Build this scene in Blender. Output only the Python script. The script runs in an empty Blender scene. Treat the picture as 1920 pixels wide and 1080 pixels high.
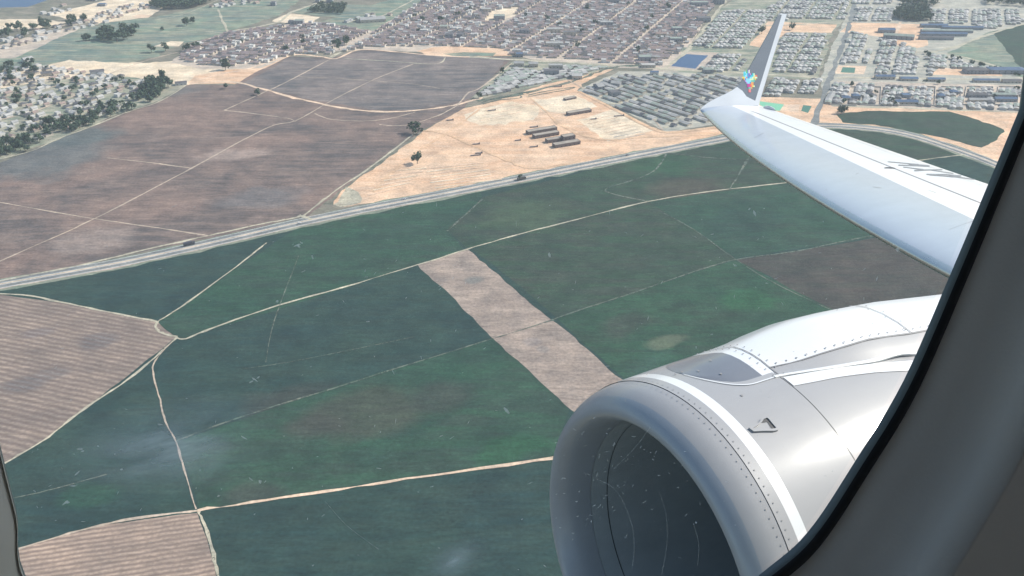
import bpy, bmesh, math, random
import numpy as np
from mathutils import Matrix, Vector
random.seed(7); RNG = np.random.default_rng(11)
S = bpy.context.scene
# ---------------------------------------------------------------- camera, world, sun, exposure
H = 450.0                                   # height above the ground in metres
PITCH = math.radians(29.7); FPX = 1700.0
cam = bpy.data.cameras.new('camera'); cam.sensor_width = 36; cam.lens = 36*FPX/1920
cam.clip_start = 0.02; cam.clip_end = 90000
co = bpy.data.objects.new('camera', cam); S.collection.objects.link(co)
co.location = (0, 0, H); co.rotation_euler = (math.pi/2 - PITCH, 0, 0); S.camera = co
SUN = Vector((0.710, 0.256, 0.656)).normalized()
w = bpy.data.worlds.new('World'); S.world = w; w.use_nodes = True
wn = w.node_tree.nodes; wl = w.node_tree.links
sky = wn.new('ShaderNodeTexSky'); sky.sky_type = 'NISHITA'; sky.sun_disc = False
sky.sun_elevation = math.asin(SUN.z); sky.sun_rotation = math.atan2(SUN.x, SUN.y)
sky.altitude = 400; sky.air_density = 1.3; sky.dust_density = 1.6
bg = wn['Background']; bg.inputs['Strength'].default_value = 0.13
wl.new(sky.outputs[0], bg.inputs['Color'])
sl = bpy.data.lights.new('sun', 'SUN'); sl.energy = 4.2; sl.angle = math.radians(0.5); sl.color = (1, .93, .83)
so = bpy.data.objects.new('sun', sl); S.collection.objects.link(so)
so.rotation_euler = SUN.to_track_quat('Z', 'Y').to_euler(); so.location = (200, 100, 700)
S.view_settings.view_transform = 'Standard'; S.view_settings.look = 'None'
S.view_settings.exposure = 0.5; S.view_settings.gamma = 1
S.render.engine = 'CYCLES'
S.cycles.transparent_max_bounces = 16
S.cycles.volume_bounces = 1
# ---------------------------------------------------------------- helpers
COL = S.collection
def mat(name, col, rough=.8, metal=0, spec=.5, coat=0):
    m = bpy.data.materials.new(name); m.use_nodes = True
    b = m.node_tree.nodes['Principled BSDF']
    b.inputs['Base Color'].default_value = (*col, 1); b.inputs['Roughness'].default_value = rough
    b.inputs['Metallic'].default_value = metal; b.inputs['Specular IOR Level'].default_value = spec
    b.inputs['Coat Weight'].default_value = coat
    b.inputs['Coat Roughness'].default_value = .12
    return m
def bsdf(m): return m.node_tree.nodes['Principled BSDF']
class NT:
    """small node builder"""
    def __init__(s, m): s.t = m.node_tree; s.n = s.t.nodes; s.l = s.t.links
    def new(s, k, **kw):
        n = s.n.new(k)
        for a, v in kw.items(): setattr(n, a, v)
        return n
    def pos(s, obj=False):
        if obj: return s.new('ShaderNodeTexCoord').outputs['Object']
        return s.new('ShaderNodeNewGeometry').outputs['Position']
    def mapping(s, v, scale=(1,1,1), rot=0, loc=(0,0,0)):
        n = s.new('ShaderNodeMapping'); n.inputs['Scale'].default_value = scale
        n.inputs['Rotation'].default_value = (0,0,rot); n.inputs['Location'].default_value = loc
        s.l.new(v, n.inputs['Vector']); return n.outputs[0]
    def noise(s, v, scale, detail=4, rough=.55, dist=0):
        n = s.new('ShaderNodeTexNoise'); n.inputs['Scale'].default_value = scale
        n.inputs['Detail'].default_value = detail; n.inputs['Roughness'].default_value = rough
        n.inputs['Distortion'].default_value = dist
        s.l.new(v, n.inputs['Vector']); return n.outputs['Fac']
    def ramp(s, f, stops):
        n = s.new('ShaderNodeValToRGB'); e = n.color_ramp.elements
        while len(e) < len(stops): e.new(.5)
        for el, (p, c) in zip(e, stops):
            el.position = p; el.color = (*c, 1) if len(c) == 3 else c
        s.l.new(f, n.inputs[0]); return n.outputs[0]
    def mix(s, f, a, b, mode='MIX'):
        n = s.new('ShaderNodeMix', data_type='RGBA', blend_type=mode)
        for sock, v in ((n.inputs[0], f), (n.inputs[6], a), (n.inputs[7], b)):
            if isinstance(v, (int, float)): sock.default_value = v
            elif isinstance(v, tuple): sock.default_value = (*v, 1)
            else: s.l.new(v, sock)
        return n.outputs[2]
    def math(s, op, a, b=None):
        n = s.new('ShaderNodeMath', operation=op)
        for i, v in enumerate((a, b)):
            if v is None: continue
            if isinstance(v, (int, float)): n.inputs[i].default_value = v
            else: s.l.new(v, n.inputs[i])
        return n.outputs[0]
def link(ob, parent=None):
    COL.objects.link(ob)
    if parent is not None: ob.parent = parent
    return ob
def mesh(name, V, F, mats=(), mi=None, parent=None, smooth=False):
    me = bpy.data.meshes.new(name)
    me.from_pydata([tuple(v) for v in V], [], [tuple(f) for f in F]); me.update()
    for m in mats: me.materials.append(m)
    if mi is not None: me.polygons.foreach_set('material_index', list(mi))
    if smooth: me.polygons.foreach_set('use_smooth', [True]*len(me.polygons))
    return link(bpy.data.objects.new(name, me), parent)
def tag(o, label=None, cat=None, group=None, kind=None):
    if label: o['label'] = label
    if cat: o['category'] = cat
    if group: o['group'] = group
    if kind: o['kind'] = kind
    return o
def empty(name, loc=(0,0,0), rz=0):
    o = bpy.data.objects.new(name, None); o.location = loc; o.rotation_euler = (0,0,rz)
    o.empty_display_size = 1
    return link(o)
CP, SP = math.cos(PITCH), math.sin(PITCH)
def G(px, py, z=0):                         # photo pixel -> the spot on the ground it shows
    x, y = (px-960)/FPX, (py-540)/FPX
    d = (x, CP - y*SP, -SP - y*CP); t = (z-H)/d[2]
    return np.array([d[0]*t, d[1]*t, z])
def PX(p):
    x, y, z = p[0], p[1], p[2]-H
    c = y*CP - z*SP; v = -y*SP - z*CP
    return 960+FPX*x/c, 540+FPX*v/c
def inside(px, py, poly):
    c = False; n = len(poly); j = n-1
    for i in range(n):
        xi, yi = poly[i]; xj, yj = poly[j]
        if (yi > py) != (yj > py) and px < (xj-xi)*(py-yi)/(yj-yi)+xi: c = not c
        j = i
    return c
# ---------------------------------------------------------------- ground materials
def field_mat(name, c1, c2, c3, streak=.55, big=.012, fine=.35, rot=0.0, rows=None, rowamp=.5, thr=(.35,.65), blobs=(), tex=.45, broken=0):
    m = mat(name, c1, .95, spec=.1); t = NT(m); p = t.pos()
    a = t.noise(p, big, 5, .6, .6)
    b = t.noise(t.mapping(p, (.012, .085, 1), rot), 1.0, 5, .65, .4)
    f = t.noise(p, fine, 3, .6)
    d = t.noise(t.mapping(p, (.05, .25, 1), rot), 1.0, 4, .7)
    col = t.mix(t.ramp(a, [(thr[0], (0,0,0)), (thr[1], (1,1,1))]), c1, c2)
    col = t.mix(t.math('MULTIPLY', t.ramp(b, [(.42, (0,0,0)), (.60, (1,1,1))]), streak), col, c3)
    for (bx, by, br, bq, bc, ba) in blobs:       # patches of thinner crop or bare soil with soft, ragged rims
        q = G(bx, by); n = t.new('ShaderNodeMapping', vector_type='TEXTURE')
        n.inputs['Location'].default_value = tuple(q); n.inputs['Scale'].default_value = (br, bq, 1e4); n.inputs['Rotation'].default_value = (0,0,.3)
        wv = t.new('ShaderNodeVectorMath', operation='ADD'); nz_ = t.new('ShaderNodeTexNoise'); nz_.inputs['Scale'].default_value = .02; nz_.inputs['Detail'].default_value = 5
        t.l.new(p, nz_.inputs['Vector']); sc_ = t.new('ShaderNodeVectorMath', operation='MULTIPLY_ADD'); sc_.inputs[1].default_value = (br*.9,)*3; sc_.inputs[2].default_value = (-br*.45,)*3
        t.l.new(nz_.outputs['Color'], sc_.inputs[0]); t.l.new(p, wv.inputs[0]); t.l.new(sc_.outputs[0], wv.inputs[1]); t.l.new(wv.outputs[0], n.inputs[0])
        gr = t.new('ShaderNodeTexGradient', gradient_type='SPHERICAL'); t.l.new(n.outputs[0], gr.inputs[0])
        k_ = t.math('MULTIPLY', t.ramp(t.math('ADD', gr.outputs['Fac'], t.math('MULTIPLY', b, .25)), [(.2, (0,0,0)), (.6, (1,1,1))]), ba)
        col = t.mix(k_, col, bc)
    lum = t.ramp(f, [(.30, (.72,.72,.72)), (.70, (1.26,1.26,1.26))])
    col = t.mix(.8, col, lum, 'MULTIPLY')
    lum2 = t.ramp(d, [(.35, (.62,.62,.62)), (.65, (1.38,1.38,1.38))])
    col = t.mix(tex, col, lum2, 'MULTIPLY')
    mid = t.noise(p, .035, 5, .65); col = t.mix(.7, col, t.ramp(mid, [(.33, (.66,.69,.72)), (.67, (1.34,1.30,1.24))]), 'MULTIPLY')
    if rows:
        ang, sp, dark = rows
        q = t.mapping(p, (1,1,1), -ang)
        sx = t.new('ShaderNodeSeparateXYZ'); t.l.new(q, sx.inputs[0])
        wob = t.noise(p, .05, 3, .6)
        ph = t.math('ADD', t.math('MULTIPLY', sx.outputs[1], 2*math.pi/sp), t.math('MULTIPLY', wob, 4.5))
        s_ = t.math('SINE', ph)
        br = t.noise(t.mapping(q, (.03,.4,1)), 1, 3, .7)
        s_ = t.math('MULTIPLY', s_, t.math('MULTIPLY', br, rowamp*2))
        k = t.ramp(t.math('ADD', t.math('MULTIPLY', s_, .5), .5), [(.15, (0,0,0)), (.85, (1,1,1))])
        col = t.mix(t.math('MULTIPLY', k, .75), col, dark)
    t.l.new(col, bsdf(m).inputs['Base Color'])
    if broken:                                   # worn, half overgrown surface: the field shows through
        h1 = t.noise(p, .11, 4, .7); h2 = t.noise(p, .6, 2, .6)
        hh = t.math('ADD', t.math('MULTIPLY', h1, .7), t.math('MULTIPLY', h2, .3))
        t.l.new(t.ramp(hh, [(broken-.10, (0,0,0)), (broken+.06, (1,1,1))]), bsdf(m).inputs['Alpha'])
    bp = t.new('ShaderNodeBump'); bp.inputs['Strength'].default_value = .5; bp.inputs['Distance'].default_value = .6
    t.l.new(d, bp.inputs['Height']); t.l.new(bp.outputs[0], bsdf(m).inputs['Normal'])
    return m
def rowdir(x, y, dx, dy):
    a = G(x, y); b = G(x+dx, y+dy); return math.atan2(b[1]-a[1], b[0]-a[0])
M = {}
BR = (.070,.062,.050); BRD = (.048,.050,.045); LU = (.022,.088,.040); DK = (.016,.038,.036)
M['scrub'] = field_mat('scrub', (.16,.15,.12), (.24,.21,.17), (.09,.11,.08))
M['green_dark'] = field_mat('green_dark', (.019,.044,.043), (.024,.052,.043), (.034,.054,.042), streak=.4, blobs=[(560,760,60,40,BRD,.6),(170,930,30,20,LU,.3),(1120,440,60,40,LU,.25)])
M['green_mid'] = field_mat('green_mid', (.023,.056,.042), (.034,.058,.044), (.026,.074,.044), streak=.6, blobs=[(690,770,70,40,BR,.5),(600,800,35,22,BRD,.6),(830,740,35,25,BRD,.5),(1390,420,60,50,DK,.4),(470,930,30,16,BRD,.5),(960,840,40,20,LU,.5)])
M['green_grey'] = field_mat('green_grey', (.030,.052,.040), (.046,.056,.045), (.028,.066,.038), streak=.6, blobs=[(1290,355,60,50,BR,.7),(980,400,70,60,(.06,.09,.055),.6),(1240,310,60,40,LU,.4),(800,415,60,35,BR,.5)])
M['green_lush'] = field_mat('green_lush', (.024,.060,.040), (.034,.056,.041), (.026,.076,.043), streak=.65, blobs=[(1250,640,26,10,(.15,.16,.11),.5),(1180,610,40,22,BRD,.5),(1400,560,40,30,LU,.6)])
M['brown_grey'] = field_mat('brown_grey', (.054,.052,.048), (.072,.060,.053), (.044,.054,.044), streak=.5)
M['dry_purple'] = field_mat('dry_purple', (.18,.128,.110), (.098,.084,.082), (.24,.175,.145), streak=.5, big=.007, thr=(.38,.58), blobs=[(60,300,120,90,(.11,.12,.12),.8),(150,255,70,60,(.09,.11,.11),.8),(330,170,60,40,(.11,.12,.12),.6),(490,370,70,40,(.14,.13,.13),.7),(180,450,60,40,(.30,.24,.21),.5),(440,290,60,30,(.36,.28,.24),.5)])
M['dry_grey'] = field_mat('dry_grey', (.165,.140,.132), (.095,.092,.095), (.215,.175,.158), streak=.7, big=.009, thr=(.38,.6))
M['strip'] = field_mat('strip', (.275,.22,.185), (.225,.18,.155), (.33,.265,.22), streak=.6, big=.03, blobs=[(890,525,14,10,(.16,.16,.15),.8),(1000,640,12,10,(.22,.19,.18),.6),(1020,655,8,8,(.2,.18,.17),.6)])
M['sand'] = field_mat('sand', (.53,.335,.215), (.57,.39,.265), (.63,.46,.33), streak=.6, big=.012, thr=(.4,.6), tex=.12)
M['sand_pale'] = field_mat('sand_pale', (.58,.47,.34), (.66,.56,.43), (.52,.40,.28), streak=.5, big=.02, tex=.12)
M['yard'] = field_mat('yard', (.44,.36,.295), (.36,.31,.265), (.56,.47,.37), streak=.4, big=.02)
M['yard_grey'] = field_mat('yard_grey', (.35,.33,.28), (.28,.29,.25), (.47,.42,.35), streak=.5, big=.02)
M['yard_green'] = field_mat('yard_green', (.25,.25,.19), (.13,.17,.13), (.44,.38,.30), streak=.5, big=.03)
M['grass_far'] = field_mat('grass_far', (.14,.20,.15), (.11,.155,.14), (.28,.26,.19), streak=.75, big=.01, thr=(.4,.58))
M['plow_left'] = field_mat('plow_left', (.30,.235,.19), (.25,.20,.165), (.20,.16,.14), streak=.5, big=.012, rows=(rowdir(100,650,100,20), 6.0, (.13,.095,.085)), rowamp=.62, blobs=[(185,640,22,16,(.14,.13,.13),.8),(40,720,30,14,(.15,.14,.14),.7),(70,625,18,12,(.17,.15,.15),.7),(100,700,20,12,(.16,.15,.15),.6)])
M['plow_low'] = field_mat('plow_low', (.39,.29,.225), (.32,.245,.195), (.26,.20,.165), streak=.45, big=.012, rows=(rowdir(220,1010,100,-15), 4.3, (.15,.11,.095)), rowamp=.62)
M['water'] = mat('water', (.012,.05,.13), .3, spec=.25)
M['asphalt'] = field_mat('asphalt', (.16,.17,.17), (.20,.205,.20), (.14,.15,.15), streak=.3, big=.02)
M['path'] = field_mat('path', (.42,.38,.29), (.33,.31,.24), (.52,.46,.35), streak=.3, big=.03, broken=.38)
M['path_faint'] = field_mat('path_faint', (.11,.135,.11), (.065,.10,.08), (.20,.20,.16), streak=.5, big=.03, broken=.46)
M['path_dry'] = field_mat('path_dry', (.44,.35,.27), (.33,.27,.22), (.52,.42,.33), streak=.4, big=.03, broken=.34)
M['path_orange'] = field_mat('path_orange', (.60,.43,.31), (.54,.40,.30), (.66,.52,.38), streak=.4, big=.03)
M['sand_track'] = field_mat('sand_track', (.50,.32,.20), (.56,.38,.25), (.62,.44,.30), tex=.2)
M['foundation'] = field_mat('foundation', (.40,.36,.31), (.48,.42,.35), (.34,.31,.28), tex=.2)
M['shoulder'] = field_mat('shoulder', (.37,.29,.24), (.27,.24,.20), (.44,.37,.30), streak=.5, big=.03)
M['verge'] = field_mat('verge', (.13,.17,.13), (.19,.21,.16), (.26,.26,.20), streak=.5, big=.03)
M['court_green'] = mat('court_green', (.16,.42,.27), .9); M['court_dark'] = mat('court_dark', (.04,.14,.10), .9)
# ---------------------------------------------------------------- the ground
ZL = [0.0]
def region(name, pts, m, jit=1.5, step=9, kind='structure', z=None):
    """a sheet of ground cover, its outline roughened like a real field edge"""
    ZL[0] += .0025; z = ZL[0] if z is None else z
    P = [G(*p)[:2] for p in pts]; out = []
    for i, a in enumerate(P):
        b = P[(i+1) % len(P)]; L = np.hypot(*(b-a)); n = int(min(max(L/step, 1), 160))
        nrm = np.array([-(b-a)[1], (b-a)[0]])/max(L, 1e-6)
        off = 0
        for k in range(n):
            off = off*.6 + RNG.normal()*jit*.6 if k else 0
            out.append((*(a+(b-a)*k/n + nrm*off), z))
    o = mesh(name, out, [tuple(range(len(out)))], [m])
    if o.data.polygons[0].normal.z < 0: o.data.flip_normals()
    return tag(o, kind=kind)
def smooth_line(P, n=5):
    P = [np.array(p, float) for p in P]
    if len(P) < 3: return P
    out = []
    for i in range(len(P)-1):
        p0 = P[max(i-1, 0)]; p1 = P[i]; p2 = P[i+1]; p3 = P[min(i+2, len(P)-1)]
        for k in range(n):
            t = k/n
            out.append(.5*((2*p1)+(-p0+p2)*t+(2*p0-5*p1+4*p2-p3)*t*t+(-p0+3*p1-3*p2+p3)*t**3))
    out.append(P[-1]); return out
def ribbon(name, pts, width, m, off=0.0, jit=.35, z=None, curve=True):
    ZL[0] += .0025; z = ZL[0] if z is None else z
    P = [G(*p)[:2] for p in pts]
    P = smooth_line(P) if curve else P
    Q = []
    for i in range(len(P)-1):                 # resample
        L = np.hypot(*(P[i+1]-P[i])); n = max(1, int(L/14))
        Q += [P[i]+(P[i+1]-P[i])*k/n for k in range(n)]
    Q.append(P[-1]); Q = np.array(Q); V = []; F = []
    T = np.gradient(Q, axis=0); T /= np.linalg.norm(T, axis=1)[:, None]
    N = np.c_[-T[:, 1], T[:, 0]]
    for i in range(len(Q)):
        wl_ = width/2*(1+RNG.normal()*jit*.3); wr = width/2*(1+RNG.normal()*jit*.3)
        V += [(*(Q[i]+N[i]*(off+wl_)), z), (*(Q[i]+N[i]*(off-wr)), z)]
    for i in range(len(Q)-1): F.append((2*i, 2*i+1, 2*i+3, 2*i+2))
    return tag(mesh(name, V, F, [m]), kind='structure')
g = 22000
n_ = 24
V = [(-g+2*g*i/n_, -g+2*g*j/n_, 0) for j in range(n_+1) for i in range(n_+1)]
F = [(j*(n_+1)+i, j*(n_+1)+i+1, (j+1)*(n_+1)+i+1, (j+1)*(n_+1)+i) for j in range(n_) for i in range(n_)]
tag(mesh('ground', V, F, [M['scrub']]), kind='structure')
# everything below the highway is green farmland
region('field', [(-500,640),(0,540),(200,503),(400,458),(580,415),(850,360),(1100,312),(1370,262),(1550,240),(1700,250),(1900,318),(2300,420),(2500,1400),(1500,1700),(-500,1700),(-900,1100)], M['green_dark'], 1)
region('field', [(295,603),(560,425),(700,395),(900,357),(905,373),(840,432),(870,468),(790,494),(600,556),(345,635),(300,620)], M['green_mid'], 1)
region('field', [(905,370),(1245,285),(1420,262),(1560,240),(1640,300),(1560,330),(1500,340),(1220,378),(880,468),(838,432)], M['green_grey'], 1)
region('field', [(345,635),(600,556),(790,496),(925,635),(640,720),(330,828),(300,740),(290,690)], M['green_dark'], 1)
region('field', [(330,828),(640,720),(925,635),(1068,768),(1045,855),(800,890),(600,920),(375,955)], M['green_mid'], 1)
region('field', [(885,468),(1215,378),(1500,340),(1380,485),(1240,530),(1045,597),(985,545)], M['green_grey'], 1)
region('field', [(1215,378),(1500,340),(1700,400),(1690,436),(1380,485),(1300,430)], M['green_mid'], 1)
region('field', [(1045,597),(1240,530),(1380,487),(1565,582),(1600,760),(1300,800),(1170,710)], M['green_lush'], 1)
region('field', [(1380,487),(1500,470),(1690,438),(2000,420),(1950,640),(1565,582)], M['brown_grey'], 1)
region('field', [(320,640),(290,690),(330,828),(368,955),(60,1022),(-60,1060),(-60,880),(20,865)], M['green_dark'], 1)
region('field', [(375,960),(1045,860),(1200,880),(1400,1300),(410,1300)], M['green_dark'], 1)
region('dry_field', [(783,496),(877,468),(985,560),(1168,712),(1200,760),(1120,800),(1070,768),(930,640)], M['strip'], 1.2)
region('plowed_field', [(-300,556),(0,553),(130,570),(200,585),(295,603),(330,632),(160,765),(90,820),(20,862),(-120,930),(-500,900)], M['plow_left'], 1)
region('plowed_field', [(40,1028),(200,983),(300,970),(370,962),(388,1010),(402,1060),(412,1120),(430,1300),(-200,1300),(-100,1070)], M['plow_low'], 1)
# above the highway: dry fields, the village, the town
region('dry_field', [(-500,420),(0,305),(110,262),(200,222),(300,190),(350,158),(440,160),(480,128),(545,106),(620,108),(680,93),(800,100),(960,108),(940,130),(885,180),(870,205),(790,245),(700,310),(640,355),(575,408),(300,465),(0,532),(-500,640)], M['dry_purple'], 1.5)
region('dry_field', [(450,160),(545,108),(620,112),(680,96),(800,102),(955,110),(935,130),(880,185),(780,205),(700,205),(600,190),(520,172)], M['dry_grey'], 3)
region('bare_ground', [(625,384),(640,358),(700,318),(760,272),(800,243),(870,203),(930,190),(1000,165),(1080,143),(1120,128),(1150,130),(1090,158),(1082,170),(1130,192),(1200,228),(1245,247),(1300,243),(1365,232),(1420,240),(1380,262),(1250,283),(1100,308),(950,335),(850,352),(760,370),(700,380),(640,388)], M['sand'], 2)
region('bare_ground', [(870,215),(960,190),(1010,200),(1000,225),(900,235)], M['sand_pale'], 5)
region('bare_ground', [(1080,225),(1150,205),(1225,245),(1140,265)], M['sand_pale'], 3)
region('bare_ground', [(1000,185),(1080,178),(1120,200),(1060,212),(1020,210)], M['sand_pale'], 4)
region('bare_ground', [(625,384),(648,350),(672,360),(676,380),(640,388)], M['path'], 2)
# village at the left
region('village_ground', [(-300,160),(0,132),(60,122),(200,138),(330,150),(350,158),(300,188),(200,222),(110,262),(0,300),(-400,400)], M['yard_green'], 3)
region('bare_ground', [(-200,150),(60,128),(130,112),(280,118),(420,108),(470,130),(350,160),(200,138),(0,165)], M['sand_pale'], 3)
region('field', [(-200,128),(0,98),(110,58),(165,48),(290,52),(420,62),(330,85),(300,105),(240,118),(130,112),(60,128)], M['grass_far'], 4)
region('bare_ground', [(-200,118),(0,85),(90,58),(160,50),(110,70),(30,108)], M['yard'], 3)
region('field', [(180,45),(300,30),(430,0),(560,0),(520,30),(420,62),(290,55)], M['grass_far'], 3)
region('bare_ground', [(0,58),(0,36),(80,36),(125,42),(60,55)], M['sand_pale'], 3)
region('bare_ground', [(90,28),(200,0),(360,-60),(420,-60),(280,32),(180,45)], M['sand_pale'], 3)
region('bare_ground', [(288,87),(320,77),(345,78),(335,87)], M['sand_pale'], 1)
region('bare_ground', [(248,31),(262,27),(285,28),(278,33),(258,34)], M['path_orange'], 1)
region('bare_ground', [(350,158),(365,142),(430,130),(480,128),(545,104),(480,135),(440,158),(425,156)], M['sand'], 1)
region('pond', [(-60,16),(10,14),(52,13),(72,6),(95,-2),(20,-30),(-60,-20)], M['water'], 1)
region('field', [(545,24),(580,10),(650,8),(730,12),(700,30),(620,32)], M['grass_far'], 2)
region('bare_ground', [(510,40),(540,24),(600,32),(590,40),(560,45)], M['sand_pale'], 2)
region('field', [(600,42),(640,28),(790,-20),(860,-40),(760,30),(700,58)], M['grass_far'], 2)
# town grounds
region('town_ground', [(320,118),(350,85),(430,60),(540,45),(600,42),(700,58),(760,20),(900,-60),(1200,-80),(1400,-60),(1330,20),(1290,95),(1240,130),(1150,126),(1000,112),(940,98),(800,98),(680,92),(545,104),(490,128),(380,130)], M['yard'], 2)
region('bare_ground', [(780,96),(820,88),(870,86),(945,92),(960,104),(900,106),(800,104)], M['sand'], 2)
region('field', [(830,101),(870,98),(930,99),(925,105),(850,105)], M['grass_far'], 1)
region('bare_ground', [(905,42),(925,20),(975,12),(965,30),(930,42)], M['sand_pale'], 2)
region('town_ground', [(885,182),(960,116),(1060,118),(1150,124),(1095,142),(1000,163),(900,186)], M['yard_green'], 1)
region('town_ground', [(1082,170),(1160,134),(1320,132),(1430,148),(1340,195),(1360,232),(1250,247),(1140,195)], M['yard_grey'], 2)
region('town_ground', [(1280,100),(1350,15),(1440,-40),(1640,-60),(1600,20),(1560,60),(1535,150),(1330,140),(1240,132)], M['yard_green'], 2)
region('bare_ground', [(1220,135),(1260,96),(1350,96),(1335,130)], M['yard'], 1)
region('pond', [(1258,124),(1280,101),(1328,104),(1304,129)], M['water'], .6)
region('field', [(1275,97),(1280,89),(1360,91),(1350,99)], M['grass_far'], .6)
region('bare_ground', [(1405,85),(1440,40),(1480,42),(1570,46),(1560,62),(1480,60),(1430,90)], M['sand'], 1.5)
region('town_ground', [(1535,150),(1590,20),(1650,-50),(2000,-70),(2300,-60),(2300,230),(1915,215),(1560,200)], M['yard_grey'], 2)
region('bare_ground', [(1575,60),(1590,42),(1730,45),(1740,85),(1700,95),(1660,70)], M['sand'], 1.5)
region('bare_ground', [(1745,140),(1760,128),(1880,132),(1880,143)], M['sand'], 1)
region('bare_ground', [(1400,200),(1420,182),(1540,185),(1560,195),(1920,210),(2100,235),(2100,400),(1920,330),(1800,278),(1700,250),(1600,238),(1540,236),(1460,215)], M['sand'], 1.5)
region('bare_ground', [(1558,200),(1570,152),(1920,160),(2100,170),(2100,235),(1915,208)], M['yard'], 1)
region('field', [(1568,215),(1625,208),(1780,209),(1835,225),(1882,243),(1870,262),(1840,277),(1760,257),(1640,234),(1580,230)], M['green_grey'], 2)
region('field', [(1560,243),(1640,249),(1740,266),(1810,292),(1880,322),(1960,360),(1862,345),(1700,300)], M['green_dark'], 1)
region('field', [(1560,243),(1640,249),(1740,266),(1800,290),(1720,304),(1620,280)], M['green_grey'], 1)
region('field', [(1775,100),(1850,62),(1935,42),(2200,20),(2200,180),(1930,150),(1860,125)], M['grass_far'], 2)
region('field', [(1860,60),(1935,42),(2200,20),(2200,180),(1930,150),(1900,110)], M['green_grey'], 2)
region('sports_court', [(1424,196),(1425,190),(1470,196),(1462,208),(1440,206)], M['court_green'], .2)
region('sports_court', [(1462,208),(1470,196),(1500,196),(1497,210)], M['path_orange'], .2)
region('sports_court', [(1502,208),(1506,197),(1522,199),(1515,212)], M['court_dark'], .2)
region('sports_court', [(1565,138),(1572,123),(1625,124),(1620,139)], M['path_orange'], .3)
region('sports_court', [(1576,136),(1580,126),(1604,127),(1602,137)], M['court_dark'], .2)
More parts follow.
